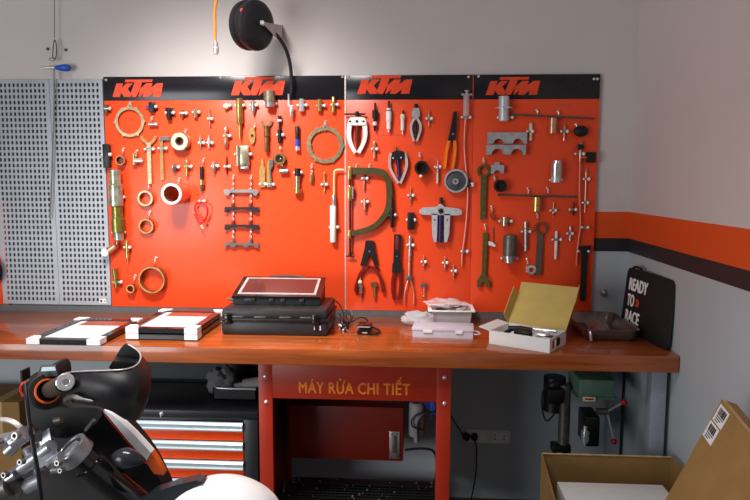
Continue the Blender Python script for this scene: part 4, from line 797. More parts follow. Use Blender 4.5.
# rugged tablet computer on the case
zt = BT+H
cw = empty('rugged_laptop', (0.95, -.3, zt), 'black rugged laptop with a silver bezel lying on the hard case', 'laptop')
fl, fr = UZ(233, 304.5, zt+.001), UZ(320, 306, zt+.001)
y0 = (fl.y+fr.y)/2
F = [UY(233, 296.8, y0), UY(319.5, 297.5, y0)]
zb = .068
Bk = [UZ(244.8, 276.8, zt+.115), UZ(325.5, 277.2, zt+.115)]
yb = (Bk[0].y+Bk[1].y)/2
xl, xr = F[0].x, F[1].x; zf = (F[0].z+F[1].z)/2; zk = (UY(244.8, 276.8, -.18).z+UY(325.5, 277.2, -.18).z)/2-.012; zf -= .006
yb = -.18; o_ = cw.location
TL, TR, BR, BL = [Vector(q_)-o_ for q_ in ((xl+.002, yb, zk), (xr-.002, yb, zk), (xr, y0, zf), (xl, y0, zf))]
lo = [Vector((v.x*1.0, v.y, .0)) for v in (BL, BR, TR, TL)]; lo2 = [Vector((v.x, v.y, 0.002)) for v in (BL, BR, TR, TL)]
m = mb('black'); m.hexa(lo2, [BL, BR, TR, TL]); m.build('body', cw, smooth=False)
nrm = (TR-TL).cross(TL-BL).normalized()*-1
if nrm.z < 0: nrm = -nrm
T4 = [TL, TR, BR, BL]
quad(mb('blackgloss'), T4, .012, nrm, (-.01, 1.01), (-.02, 1.02)).build('lid', cw)
e = [v+nrm*.012 for v in T4]
m = mb('silverplastic'); quad(m, e, .003, nrm, (.045, .075), (.07, .93)); quad(m, e, .003, nrm, (.925, .955), (.07, .93)); quad(m, e, .003, nrm, (.075, .925), (.07, .12)); quad(m, e, .003, nrm, (.075, .925), (.87, .93)); m.build('bezel', cw, smooth=False)['label'] = 'silver grey bezel'
quad(mb('screen'), e, .0015, nrm, (.075, .925), (.12, .87)).build('screen', cw, smooth=False)
m = mb('casegrey')
for u in (.2, .45, .58, .8):
    q_ = BL.lerp(BR, u); m.box((q_.x, q_.y-.004, q_.z-.008), (.05 if u < .4 else .02, .01, .016), .003)
m.build('latch', cw)
m = mb('casegrey'); q0, q1 = TL.lerp(TR, .3), TL.lerp(TR, .74); m.tube([q0+Vector((0, .002, 0)), q0+Vector((.01, .012, .012)), q1+Vector((-.01, .012, .012)), q1+Vector((0, .002, 0))], .008, 8, 1); m.build('handle', cw)
q_ = BL+Vector((-.008, .02, -.012)); m = mb('gunmetal'); m.tube([q_+Vector((.015, 0, 0)), q_, q_+Vector((-.022, 0, .004))], .006, 8); m.build('side_plug', cw)
# charger and leads
a = UZ(357, 335, BT); b = UZ(372, 335, BT)
t = empty('power_adapter', ((a.x+b.x)/2, a.y+.05, BT), 'black power adapter brick beside the hard case', 'adapter')
w = b.x-a.x
mb('blackgloss').b2((-w/2, -.05, .0), (w/2, .035, .042), .006).build('body', t)
mb('silverplastic').b2((-w/2+.006, -.0505, .034), (w/2-.008, -.0485, .038)).b2((-.01, -.0505, .008), (.012, -.0485, .013)).build('label', t, smooth=False)
mb('black').tube([(w/2-.01, .03, .02), (w/2+.03, .0, .012), (w/2+.035, -.035, .008), (w/2+.01, -.04, .008), (w/2+.03, -.052, .008), (w/2-.01, -.053, .006)], .0045, 8, 2).build('cord', t)
mb('black').tube([(0, .035, .02), (.01, .07, .04), (-.03, .11, .05), (-.08, .10, .02), (-.11, .04, .01), (-.1, -.0, .03), (-.12, .06, .07)], .0035, 8, 2).build('cord', t)
p = UZ(345, 327, BT); t = empty('cable_tangle', p, 'tangled thin black leads between the hard case and the adapter', 'cable')
def oz(px, py, h=.006): return UZ(px, py, BT+h)-p
m = mb('black'); m.tube([oz(335, 300, .1), oz(341, 306, .1), oz(345, 318, .05), oz(341, 326), oz(346, 329), oz(350, 322), oz(345, 316, .03), oz(349, 311, .05), oz(352, 320, .02), oz(344, 331)], .003, 6, 2)
m.tube([oz(338, 312, .06), oz(340, 322, .02), oz(347, 324), oz(354, 318, .01), oz(351, 309, .05), oz(344, 313, .03)], .0028, 6, 2); m.build('lead', t)
m = mb('blacktool'); m.tube([oz(342, 329), oz(346, 327)], .009, 8); m.box(oz(344, 322, .01), (.03, .02, .014), .004); m.build('connector', t)
p = UZ(340, 330, BT); t = empty('charger_plug', p, 'small white plug with a grey tip lying by the hard case', 'plug')
m = mb('foam'); m.tube([oz(334, 328)-p+UZ(345, 327, BT), oz(337, 329.5)-p+UZ(345, 327, BT), oz(341, 331)-p+UZ(345, 327, BT)], .006, 8); m.tube([oz(338, 333)-p+UZ(345, 327, BT), oz(342, 330)-p+UZ(345, 327, BT)], .0045, 8); m.build('body', t)
m = mb('steel'); m.tube([oz(339, 331)-p+UZ(345, 327, BT), oz(344, 335.5)-p+UZ(345, 327, BT)], .0045, 8); m.build('tip', t)
# clear plastic organiser
a = UZ(412.5, 337.2, BT); b = UZ(473, 339.3, BT); ang = math.atan2(b.y-a.y, b.x-a.x); w = (b-a).length; d = .125
t = empty('plastic_box', (a.x, a.y, BT), 'pale translucent flat plastic box nearest the bench edge', 'plastic box', rz=ang)
m = mb('clearwhite'); m.b2((0, 0, 0), (w, d, .003)); m.b2((0, 0, .003), (w, .003, .03)); m.b2((0, d-.003, .003), (w, d, .03)); m.b2((0, .003, .003), (.003, d-.003, .03)); m.b2((w-.003, .003, .003), (w, d-.003, .03)); m.build('tray', t)
mb('clearwhite').b2((-.003, -.003, .0305), (w+.003, d+.003, .043), .003).build('lid', t)
m = mb('foam'); m.b2((.045, -.006, .024), (.085, -.002, .036)); m.b2((w-.075, -.006, .024), (w-.045, -.002, .036)); m.build('catch', t)
m = mb('clearwhite'); m.tube([(w, .03, .03), (w+.026, .02, .028), (w+.03, .0, .022), (w+.004, .005, .02)], .003, 6, 1); m.build('hanger', t)
m = MB(); random.seed(3)
for i in range(34):
    m.use(random.choice(['cream', 'steel', 'copper', 'gunmetal'])); x = .012+random.random()*(w-.03); y = .012+random.random()*(d-.03)
    m.box((x, y, .012), (.012, .006, .014+.008*random.random()), .001)
o = m.build('small_parts', t); o['kind'] = 'stuff'
# white tray with contents, wrapped in film
a = UZ(433, 324, BT); b = UZ(470, 325, BT); w = b.x-a.x; t = empty('storage_tray', (a.x, a.y, BT), 'white rimmed tray full of wrapped parts behind the clear box', 'tray')
d = .13; h = .062
m = mb('clear'); m.hexa([Vector(v) for v in ((0, 0, 0), (w, 0, 0), (w, d, 0), (0, d, 0))], [Vector(v) for v in ((-.008, -.008, h), (w+.008, -.008, h), (w+.008, d+.008, h), (-.008, d+.008, h))]); m.build('body', t, smooth=False)
m = mb('foam'); 
for lo_, hi_ in (((-.024, -.02, h), (w+.024, -.005, h+.006)), ((-.024, d+.005, h), (w+.024, d+.02, h+.006)), ((-.024, -.005, h), (-.006, d+.005, h+.006)), ((w+.006, -.005, h), (w+.024, d+.005, h+.006))): m.b2(lo_, hi_, .002)
m.build('rim', t)
m = MB(); random.seed(5)
for i in range(16):
    m.use(random.choice(['gunmetal', 'silverplastic', 'steel', 'rubber'])); x = .01+random.random()*(w-.02); y = .01+random.random()*(d-.02)
    m.ball((x, y, h+.006), .014, 8, (1.4, 1, .55))
o = m.build('contents', t); o['kind'] = 'stuff'
def film(name, cx, cy, cz, sx, sy, sz, seed, lbl, cat, m_='film'):
    m = mb(m_); N, K = 22, 16; vs = []; fs = []
    for j in range(K+1):
        for i in range(N):
            a = 2*PI*i/N; th = PI*(.03+.94*j/K)
            v = Vector((math.sin(th)*math.cos(a), math.sin(th)*math.sin(a), math.cos(th)))
            n = noise.noise(v*2.1+Vector((seed, 0, 0)))*.35+noise.noise(v*6+Vector((0, seed, 0)))*.16
            v = v*(1+n); v.z = max(v.z, -.92); vs.append((v.x*sx, v.y*sy, (v.z+.92)*sz))
    for j in range(K):
        for i in range(N):
            k = (i+1) % N; fs.append((j*N+i, j*N+k, (j+1)*N+k, (j+1)*N+i))
    fs.append(tuple(range(N))); fs.append(tuple(K*N+i for i in range(N))[::-1])
    m.add(vs, fs); o = m.build(name, None, (cx, cy, cz)); tag(o, lbl, cat); return o
p = UZ(416, 325, BT); film('plastic_bag', p.x+.01, p.y, BT+.001, .075, .05, .032, 2.3, 'crumpled clear plastic bag lying flat beside the white rimmed tray', 'plastic bag')
p = UY(447, 311.5, a.y+.05); film('plastic_wrap', p.x-.005, a.y+.06, BT+h+.008, .09, .055, .022, 7.7, 'crumpled clear film heaped on top of the white rimmed tray', 'plastic film')
# white carton with open kraft lid
FL, FR, BRc = UZ(489, 343.5, BT), UZ(550, 354, BT), UZ(567.5, 344, BT)
FR.y = max(FR.y, BY+.012)
e1 = (FR-FL); W = e1.length; e1.normalize(); e2 = Vector((-e1.y, e1.x, 0)); D = max((BRc-FR).dot(e2), .17)
ang = math.atan2(e1.y, e1.x)
t = empty('open_carton', (FL.x, FL.y, BT), 'white cardboard carton with its kraft brown lid standing open', 'carton', rz=ang)
H = .056; th = .003
m = mb('boxwhite'); m.b2((0, 0, 0), (W, D, th)); m.b2((0, 0, th), (W, th, H)); m.b2((W-th, th, th), (W, D-th, H)); m.b2((0, th, th), (th, D-th, H)); m.b2((0, D-th, th), (W, D, H)); m.build('body', t, smooth=False)
m = mb('boxwhite'); m.hexa([Vector(v) for v in ((0, 0, H-.002), (-.048, .0, H+.008), (-.048, D*.98, H+.008), (0, D, H-.002))], [Vector(v) for v in ((0, 0, H), (-.048, .0, H+.0105), (-.048, D*.98, H+.0105), (0, D, H))]); m.build('side_flap', t, smooth=False)['label'] = 'white flap folded outwards'
m = mb('labelred'); m.b2((W-.0004, .03, .012), (W+.0008, .11, .045)); m.use('labelwhite'); m.b2((W-.0004, .118, .012), (W+.0008, .15, .045)); m.build('label', t, smooth=False)['label'] = 'red label on the end panel'
# lid: hinged on the back edge, leaning back
g = math.radians(44); ld = Vector((0, math.sin(g), math.cos(g))); L1 = .16
h0 = Vector((0, D-.002, H)); h1 = Vector((W, D-.002, H)); nn = Vector((0, math.cos(g), -math.sin(g)))
m = mb('kraft'); a_, b_2 = h0+ld*L1, h1+ld*L1
m.hexa([h0, h1, b_2, a_], [v+nn*.003 for v in (h0, h1, b_2, a_)]); m.build('lid', t, smooth=False)
fd = (ld*.97-nn*.22).normalized(); L2 = .056
m = mb('kraft'); m.hexa([a_, b_2, b_2+fd*L2, a_+fd*L2], [v+nn*.003 for v in (a_, b_2, b_2+fd*L2, a_+fd*L2)]); m.build('front_flap', t, smooth=False)
sd = (-nn*.9+Vector((-.12, 0, 0))).normalized()
m = mb('kraft'); q4 = [h0+ld*.003, a_-ld*.002, a_+sd*.05, h0+ld*.012+sd*.05]; m.hexa(q4, [v+Vector((-.003, 0, 0)) for v in q4]); m.build('lid_side', t, smooth=False)
sd2 = (-nn*.95+Vector((.3, 0, 0))).normalized()
m = mb('kraft'); q4 = [b_2-ld*.004, b_2+fd*L2, b_2+fd*L2*.97+sd2*.02, b_2-ld*.03+sd2*.006]; m.hexa(q4, [v+Vector((.003, 0, 0)) for v in q4]); m.build('lid_tab', t, smooth=False)
# contents
R_ = Matrix.Rotation(ang, 4, 'Z')
def cpos(x, y, z): return Vector((FL.x, FL.y, BT))+R_ @ Vector((x, y, z))
o = empty('brake_caliper', cpos(W*.55, D*.5, th+.002), 'black and silver machine part lying in the open carton', 'machine part', rz=ang)
m = mb('blacktool'); m.tube([(-.11, .03, .04), (-.06, .035, .046), (.0, .03, .045)], .012, 10); m.box((-.03, .01, .03), (.08, .06, .05), .012); m.box((.09, .0, .022), (.06, .05, .04), .01); m.tube([(-.10, .02, .035), (-.10, -.02, .035)], .009, 8); m.build('body', o)
m = mb('chrome'); m.box((.04, .01, .034), (.08, .035, .04), .012); m.tube([(.0, .03, .055), (.1, .03, .058)], .008, 10); m.lathe((.03, -.02, .03), (0, -1, 0), [(0, .014), (.012, .014), (.014, .008)], 14); m.build('casting', o)
mb('foam').b2((.06, -.045, .0), (.12, -.02, .04), .006).build('foam_pad', o)
# steel tray
t = empty('metal_tray', (2.37, -.27, BT), 'dark shiny metal tray on the bench corner in front of the black bag', 'tray')
def rr(x0, x1, y0, y1, r, z, n=6):
    out = []
    for cx, cy, a0 in ((x1-r, y1-r, 0), (x0+r, y1-r, 90), (x0+r, y0+r, 180), (x1-r, y0+r, 270)):
        for i in range(n+1):
            a = math.radians(a0+90*i/n); out.append((cx+r*math.cos(a), cy+r*math.sin(a), z))
    return out
def loft(m, loops, cap0=True, cap1=True):
    n = len(loops[0]); vs = [p for l in loops for p in l]; fs = []
    for j in range(len(loops)-1):
        for i in range(n):
            k = (i+1) % n; fs.append((j*n+i, j*n+k, (j+1)*n+k, (j+1)*n+i))
    if cap0: fs.append(tuple(range(n))[::-1])
    if cap1: fs.append(tuple((len(loops)-1)*n+i for i in range(n)))
    return m.add(vs, fs)
A, B = .115, .195
m = mb('traymetal'); loft(m, [rr(-A+.02, A-.02, -B+.02, B-.02, .03, .001), rr(-A+.005, A-.005, -B+.005, B-.005, .035, .02), rr(-A, A, -B, B, .04, .046), rr(-A-.006, A+.006, -B-.006, B+.006, .044, .049), rr(-A-.006, A+.006, -B-.006, B+.006, .044, .0515), rr(-A+.003, A-.003, -B+.003, B-.003, .038, .050), rr(-A+.008, A-.008, -B+.008, B-.008, .034, .02), rr(-A+.024, A-.024, -B+.024, B-.024, .028, .004)], True, True); m.build('pan', t)
m = mb('chrome'); m.tube([(-A+.02, -B-.005, .045), (-A+.02, -B-.016, .03), (-A+.024, -B-.012, .008)], .006, 8, 1); m.build('handle', t)
o = empty('metal_scoop', (2.35, -.23, BT+.0055), 'crumpled silver foil piece lying inside the metal tray', 'foil')
m = mb('steel'); m.hexa([Vector(v) for v in ((-.03, -.1, 0), (.05, -.12, 0), (.07, .1, 0), (-.01, .12, 0))], [Vector(v) for v in ((-.03, -.1, .004), (.04, -.11, .02), (.07, .09, .03), (-.01, .11, .006))]); m.build('sheet', o, smooth=False)
m = mb('steel'); m.tube([(.03, -.12, .02), (.05, 0, .036), (.06, .1, .03)], .006, 8, 1); m.build('rolled_edge', o)
# black sleeve with writing
p0 = UY(619.5, 329, -.17); p0.z = BT; p1 = UY(671, 349, -.6); p1.z = BT
p1.x = min(p1.x, 2.543)
tp0 = UY(631.5, 266.5, -.15); tp1 = UY(679.5, 281, -.585); tp1.x = min(tp1.x, 2.542)
t = empty('printed_bag', p0, 'black square bag reading READY TO RACE leaning in the corner', 'bag')
e1_ = (p1-p0); Wd = e1_.length; e1_.normalize(); hv = ((tp0-p0)+(tp1-p1))/2; Hh = hv.length
hv = (hv-e1_*hv.dot(e1_)).normalized(); nv = hv.cross(e1_).normalized()
if nv.x > 0: nv = -nv
fr_ = Matrix((e1_, hv, nv)).transposed().to_4x4()
m = mb('bagblack', fr_)
def rxy(x0, x1, y0, y1, r, z): return rr(x0, x1, y0, y1, r, z)
loft(m, [rxy(.004, Wd-.004, .004, Hh-.004, .022, -.014), rxy(0, Wd, 0, Hh, .026, -.011), rxy(0, Wd, 0, Hh, .026, -.003), rxy(.004, Wd-.004, .004, Hh-.004, .022, 0)]); m.build('body', t)
m = mb('rubber', fr_); m.tube([(Wd-.006, .03, -.008), (Wd-.004, Hh-.04, -.008), (Wd-.05, Hh-.003, -.008), (.05, Hh-.003, -.008), (.002, Hh-.05, -.008)], .0045, 8, 1); m.build('zip_edge', t)
m = mb('rubber', fr_); m.tube([(.03, Hh-.006, -.008), (.06, Hh+.012, -.008), (.12, Hh+.006, -.008)], .006, 8, 1); m.build('handle', t)
def btext(body, x, y, w, h, c, name='lettering', bold=.012):
    o, tw, th_ = text_mesh(name, body, .1, c, depth=.0004, bold=bold*.1)
    o.parent = t; S = Matrix.Diagonal((w/tw, h/th_, 1, 1))
    o.matrix_local = fr_ @ Matrix.Translation((x, y, .0008)); o.data.transform(S); return o
for body, x, y, w in (('READY', .04, Hh-.098, .175), ('TO', .04, Hh-.17, .068), ('RACE', .04, Hh-.242, .135)):
    btext(body, x, y, w, .056, 'foam', bold=.06)
btext('»', .122, Hh-.162, .034, .034, 'logo', bold=.03)
# ------------------------------------------------------------------ tool chest
Yc = -.6
xr = UY(258, 430, Yc).x; xl = .16; zt = UY(200, 410.5, Yc).z
t = empty('tool_chest', ((xl+xr)/2, -.34, 0), 'black tool chest with orange and silver drawer fronts under the bench', 'tool chest')
W = xr-xl; x0 = -W/2; yf = Yc+.34
m = mb('chestblack'); m.b2((x0, yf+.012, FZ+.06), (W/2, .26, zt), .006); m.build('body', t)
m = mb('chestblack'); m.b2((x0, yf-.004, zt-.034), (W/2, yf+.012, zt), .004); fx = UY(243.5, 441, Yc).x-(xl+xr)/2; m.b2((fx+.002, yf-.004, FZ+.06), (W/2, yf+.012, zt-.034), .003); m.b2((x0, yf-.004, FZ+.06), (x0+.05, yf+.012, zt-.034), .003); m.build('front_frame', t)
ztop = UY(230, 422, Yc).z; zn = UY(230, 441.3, Yc).z; pitch = ztop-zn
z = ztop; i = 0
while z-pitch > FZ+.05:
    o = mb('drawerorange').b2((x0+.052, yf-.004, z-pitch+.003), (fx, yf+.01, z-.036), .002).build('drawer', t)
    m = mb('drawersilver'); xa, xb = x0+.052, fx
    pr = [(yf-.002, z-.038), (yf-.012, z-.038), (yf-.02, z-.03), (yf-.016, z-.024), (yf-.017, z-.014), (yf-.022, z-.008), (yf-.014, z-.001), (yf-.002, z-.001)]
    n = len(pr); m.add([(xa, a, b) for a, b in pr]+[(xb, a, b) for a, b in pr], [(k, (k+1) % n, n+(k+1) % n, n+k) for k in range(n)]+[tuple(range(n)), tuple(range(n, 2*n))[::-1]])
    m.build('handle', o, smooth=False)['label'] = 'full width silver pull rail'
    z -= pitch; i += 1
p = UY(161.5, 413.5, Yc-.005)-t.location; m = mb('chrome'); m.lathe((p.x, p.y+.002, p.z), (0, -1, 0), [(0, .009), (.006, .008), (.008, .005)], 14); m.box((p.x, p.y-.008, p.z-.004), (.004, .006, .022), .001); m.build('lock', t)
for sx in (-1, 1):
    for sy in (-1, 1):
        m = mb('rubber'); c = (sx*(W/2-.06), sy*.2, FZ+.03); m.lathe((c[0]-.012, c[1], c[2]), (1, 0, 0), [(0, .024), (.002, .03), (.022, .03), (.024, .024)], 18); m.box((c[0], c[1], FZ+.056), (.04, .05, .008)); m.build('caster', t)
# dark upper box standing on the chest at the back
zu = .775
t = empty('top_box', ((xl+xr)/2, -.2, zt), 'black steel box on top of the tool chest in deep shade', 'box')
mb('black').b2((-W/2, -.03, 0), (W/2, .1, zu-zt), .004).build('body', t); mb('black').b2((-W/2+.01, -.034, .02), (W/2-.01, -.03, zu-zt-.02), .002).build('door', t)
# tray with rag
Yt = -.46; a = UY(213, 388, Yt); b = UY(256, 388, Yt)
t = empty('rag_tray', ((a.x+b.x)/2, Yt+.08, zt), 'black tray with a bright metal front rim standing on the tool chest', 'tray'); w = b.x-a.x; h = a.z-zt
m = mb('black'); m.b2((-w/2, -.08, 0), (w/2, .1, .004)); m.b2((-w/2, -.08, 0), (w/2, -.076, h)); m.b2((-w/2, .096, 0), (w/2, .1, h)); m.b2((-w/2, -.08, 0), (-w/2+.004, .1, h)); m.b2((w/2-.004, -.08, 0), (w/2, .1, h)); m.build('body', t)
m = mb('chrome'); m.tube([(-w/2, .1, h), (-w/2, -.06, h), (-w/2+.02, -.082, h), (w/2, -.082, h)], .0045, 8, 1); m.build('rim', t)
def blob(name, c, s, seed, mt, lbl, cat, amp=.3):
    m = mb(mt); N, K = 26, 16; vs = []; fs = []
    for j in range(K+1):
        for i in range(N):
            a = 2*PI*i/N; th = PI*(.02+.96*j/K); v = Vector((math.sin(th)*math.cos(a), math.sin(th)*math.sin(a), math.cos(th)))
            v = v*(1+noise.noise(v*2.4+Vector((seed, 0, 0)))*amp+noise.noise(v*7+Vector((0, seed, 0)))*amp*.5); v.z = max(v.z, -.8)
            vs.append((v.x*s[0], v.y*s[1], (v.z+.8)*s[2]))
    for j in range(K):
        for i in range(N):
            k = (i+1) % N; fs.append((j*N+i, j*N+k, (j+1)*N+k, (j+1)*N+i))
    fs.append(tuple(range(N))); fs.append(tuple(K*N+i for i in range(N))[::-1])
    m.add(vs, fs); o = m.build(name, None, c); tag(o, lbl, cat); return o
p = UY(222, 378, -.38); blob('cleaning_rag', (p.x, -.38, zt+.006), (.065, .06, .066), 4.2, 'cloth', 'crumpled grey rag lying in the black tray on the chest', 'rag', .4)
p = UY(247, 375, -.4); o = mb('cloth'); 
m = mb('motorgrey'); m.cyl((-.045, 0, 0), (.05, .02, .012), .033, 20); m.cyl((-.08, -.01, -.006), (-.045, 0, 0), .022, 16); o = m.build('spray_nozzle', None, (p.x+.03, -.41, zt+.045)); tag(o, 'grey plastic pipe piece lying beside the rag on the chest', 'pipe piece')
# ------------------------------------------------------------------ parts washer
Yw = -.61; xa = UY(258.3, 370, Yw).x; xb = UY(451.3, 372, Yw).x; zh = BT-TH-.002; zl = UY(350, 400, Yw).z
t = empty('parts_washer', ((xa+xb)/2, -.34, 0), 'red parts washing machine under the bench lettered in orange', 'parts washer')
W = xb-xa; pw = .058; y0 = Yw+.34; y1 = .28
m = mb('machinered'); m.b2((-W/2, y0, zl), (W/2, y0+.02, zh), .002); m.build('header_panel', t)
for s in (-1, 1):
    mb('machinered').b2((s*W/2, y0-.002, FZ), (s*(W/2-pw), y0+.03, zh), .002).build('leg', t)
    mb('machinered').b2((s*W/2, y1-.03, FZ), (s*(W/2-pw*.5), y1, zh), .002).build('leg', t)
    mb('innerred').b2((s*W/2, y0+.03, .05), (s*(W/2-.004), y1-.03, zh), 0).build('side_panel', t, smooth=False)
for px, py in ((265, 376.5), (266, 402), (444.5, 377.5), (444.5, 403.5)):
    p = UY(px, py, Yw-.002)-t.location; mb('chrome').lathe((p.x, p.y, p.z), (0, -1, 0), [(0, .009), (.003, .008), (.006, .004)], 12).build('screw', t)
o, tw, th_ = text_mesh('lettering', 'MÁY RỬA CHI TIẾT', .06, 'letterorange', depth=.0006, bold=.002, spacing=1.08)
pa = UY(298.8, 393, Yw); pb = UY(410.3, 393, Yw); ptop = UY(350, 375.8, Yw)
o.parent = t; sx = (pb.x-pa.x)/tw; sz = (ptop.z-pa.z)/th_
o.matrix_local = Matrix.Translation(Vector((pa.x, Yw-.0006, pa.z))-t.location) @ Matrix.Rotation(PI/2, 4, 'X'); o.data.transform(Matrix.Diagonal((sx, sz, 1, 1)))
# inner cabinet
Yi = -.3; a = UY(288, 405, Yi)-t.location; b = UY(403, 461.5, Yi)-t.location
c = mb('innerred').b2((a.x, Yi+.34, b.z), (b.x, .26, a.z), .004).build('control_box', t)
p = UY(389.5, 431, Yi)-t.location; q = UY(399.5, 458.5, Yi)-t.location
m = mb('steel'); m.b2((p.x, Yi+.335, q.z), (q.x, Yi+.341, p.z), .002); m.build('hinge_plate', c)
m = mb('gunmetal'); m.b2((p.x+.014, Yi+.328, q.z+.03), (q.x-.014, Yi+.336, p.z-.02), .003); [m.lathe(((p.x+q.x)/2+dx, Yi+.337, zz), (0, -1, 0), [(0, .005), (.004, .004)], 10) for dx in (-.012, .012) for zz in (q.z+.012, p.z-.012)]; m.build('latch', c)
m = mb('black')
for i in range(5):
    for j in range(3):
        p = UY(386+i*2.6, 420+j*4, Yi)-t.location; m.lathe((p.x, Yi+.341, p.z), (0, -1, 0), [(0, .0025), (.002, .0025)], 8)
m.build('vent_hole', c)['kind'] = 'stuff'
# basin near the floor
za = UY(350, 478.0, -.12).z
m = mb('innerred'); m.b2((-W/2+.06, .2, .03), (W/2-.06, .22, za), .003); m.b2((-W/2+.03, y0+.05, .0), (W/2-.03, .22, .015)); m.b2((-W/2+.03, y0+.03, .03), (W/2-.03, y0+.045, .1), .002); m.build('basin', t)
mb('grime').b2((-W/2+.034, y0+.05, .016), (W/2-.034, .2, .03)).build('tub_liner', t, smooth=False)
m = mb('grime'); random.seed(11)
for i in range(34):
    x = -W/2+.05+i*(W-.1)/33; m.tube([(x, y0+.06, .088), (x, .19, .088)], .0028, 5)
for j in range(16):
    y = y0+.06+j*(.13-y0)/15; m.tube([(-W/2+.05, y, .093), (W/2-.05, y, .093)], .0028, 5)
m.v = [(a, b, c-.035) for a, b, c in m.v]; o = m.build('wire_grate', t)
m = mb('steel')
for i in range(70): m.ball((-W/2+.06+random.random()*(W-.12), y0+.07+random.random()*(.1-y0), .066), .003+.004*random.random()**3, 6)
o = m.build('metal_chips', t); o['kind'] = 'stuff'; o['label'] = 'shiny metal chips on the wire grate'
# motor and wiring
Ym = -.25; p = UY(417, 402, Ym)-t.location
m = mb('motorgrey'); m.lathe(p, (0, 0, -1), [(0, .03), (.012, .038), (.05, .04), (.15, .04), (.16, .036), (.17, .014), (.195, .012), (.2, .006)], 22); m.build('motor', t)
m = mb('black')
def ow(px, py, Y=-.3): return UY(px, py, Y)-t.location
m.tube([ow(437, 412), ow(425, 411), ow(413, 416), ow(410.5, 424), ow(415, 428.5), ow(424, 430)], .004, 8, 2); m.tube([ow(436, 411), ow(424, 413), ow(418, 420), ow(417.5, 430), ow(418.5, 441)], .0045, 8, 2); m.tube([ow(405, 450), ow(420, 448), ow(436, 450), ow(437, 470), ow(434, 495)], .006, 8, 2); m.build('cable', t)
m = mb('blue'); random.seed(2)
for i in range(9):
    a = (random.uniform(424, 434), random.uniform(399, 403)); m.tube([ow(*a), ow(a[0]+random.uniform(-3, 5), 406), ow(random.uniform(430, 438), random.uniform(408, 416))], .0025, 6, 2)
m.build('blue_wire', t)
for px, py in ((430, 418.5), (432, 443)):
    p = ow(px, py, -.2); mb('chrome').ball(p, .005, 8).build('screw', t)
# ------------------------------------------------------------------ socket plate, plugs
a = UY(467, 428.8, 0); b = UY(510, 443.4, 0); w = b.x-a.x; h = a.z-b.z
t = empty('wall_socket', ((a.x+b.x)/2, 0, (a.z+b.z)/2), 'long pale double socket plate on the grey wall under the bench', 'socket')
mb('plate').b2((-w/2, -.009, -h/2), (w/2, 0, h/2), .003).build('plate', t)
for s in (-1, 1):
    m = mb('boxwhite'); m.b2((s*w/4-w*.18, -.012, -h*.36), (s*w/4+w*.18, -.008, h*.36), .002); m.build('socket_insert', t)
    if s > 0:
        m = mb('black')
        for dx in (-.022, .022):
            for dz in (-.009, .009): m.b2((w/4+dx-.003, -.0128, dz-.0035), (w/4+dx+.003, -.011, dz+.0035))
        m.build('socket_hole', t, smooth=False)
for k, (px, lbl) in enumerate(((466.3, 'black plug in the socket edge nearest the red washing machine'), (474.3, 'second black plug with its cord hanging to the floor'))):
    p = UY(px, 436.2, -.012); o = empty('power_plug', (p.x, -.0122, p.z), lbl, 'plug', 'black plugs in the wall socket')
    mb('black').lathe((0, 0, 0), (0, -1, 0), [(0, .019), (.004, .02), (.02, .017), (.032, .013), (.034, .006)], 20).build('body', o)
    m = mb('black')
    if k == 0: m.tube([(0, -.025, 0), (-.02, -.03, .02), UY(452, 418, -.05)-o.location, UY(446, 408, -.06)-o.location], .0035, 8, 2)
    else: m.tube([(0, -.024, 0), (.005, -.03, -.03), UY(477, 450, -.04)-o.location, UY(476, 475, -.04)-o.location, UY(471, 500, -.04)-o.location, UY(469, 512, -.04)-o.location], .0035, 8, 2)
    m.build('cord', o)
# ------------------------------------------------------------------ drill press
Yd = -.33
def dp(px, py, Y=Yd): return UY(px, py, Y)
p = dp(594, 390); cx = dp(590, 410).x; colx = dp(567, 430).x
t = empty('drill_press', (colx, -.27, 0), 'green bench drill with a dark column standing under the bench', 'drill press'); O = t.location
def od(px, py, Y=Yd): return UY(px, py, Y)-O
m = mb('drillgreen'); a = od(576.5, 376); b = od(612, 397.5); m.b2((a.x, -.11, b.z), (b.x, .09, a.z), .012); m.b2((a.x-.01, -.115, b.z+.005), (b.x+.008, .095, b.z+.016), .004); m.build('head_cover', t)
m = mb('black'); a = od(548, 383); b = od(570, 418); m.cyl(((a.x+b.x)/2, .04, b.z), ((a.x+b.x)/2, .04, a.z), .05, 20); m.box(((a.x+b.x)/2-.01, -.02, (a.z+b.z)/2+.01), (.07, .05, .07), .01); m.build('motor', t)
m = mb('gunmetal'); a = od(562.5, 412); b = od(573, 412); m.cyl((0, 0, FZ+.02), (0, 0, od(0, 376).z), .026, 20); m.build('column', t)
m = mb('black'); m.b2((-.12, -.17, FZ), (.14, .1, FZ+.028), .006); m.build('base', t)
q = od(590, 412); m = mb('black'); m.b2((q.x-.032, -.12, od(0, 426).z), (q.x+.03, .02, od(0, 398).z), .008); m.build('quill_housing', t)
m = mb('cream'); a = od(584.5, 398.8, Yd-.09); b = od(597, 403.5, Yd-.09); m.b2((a.x, -.125, b.z), (b.x, -.12, a.z)); m.use('drillred'); m.b2((a.x+.008, -.126, (a.z+b.z)/2-.004), (b.x-.008, -.1245, (a.z+b.z)/2+.004)); m.build('badge', t, smooth=False)['label'] = 'cream badge with a red bar'
c0 = od(585.5, 430, Yd-.05); m = mb('chrome'); m.lathe((c0.x, c0.y, c0.z), (0, 0, -1), [(-.02, .010), (0, .011), (.001, .017), (.018, .018), (.019, .0145), (.024, .0145), (.025, .018), (.045, .018), (.058, .012), (.072, .006)], 22); m.build('chuck', t)
m = mb('gunmetal'); h = od(601, 411.5, Yd-.03); m.lathe((q.x+.02, h.y, h.z), (1, 0, 0), [(0, .016), (.05, .014), (.055, .009)], 14); m.build('hub', t)
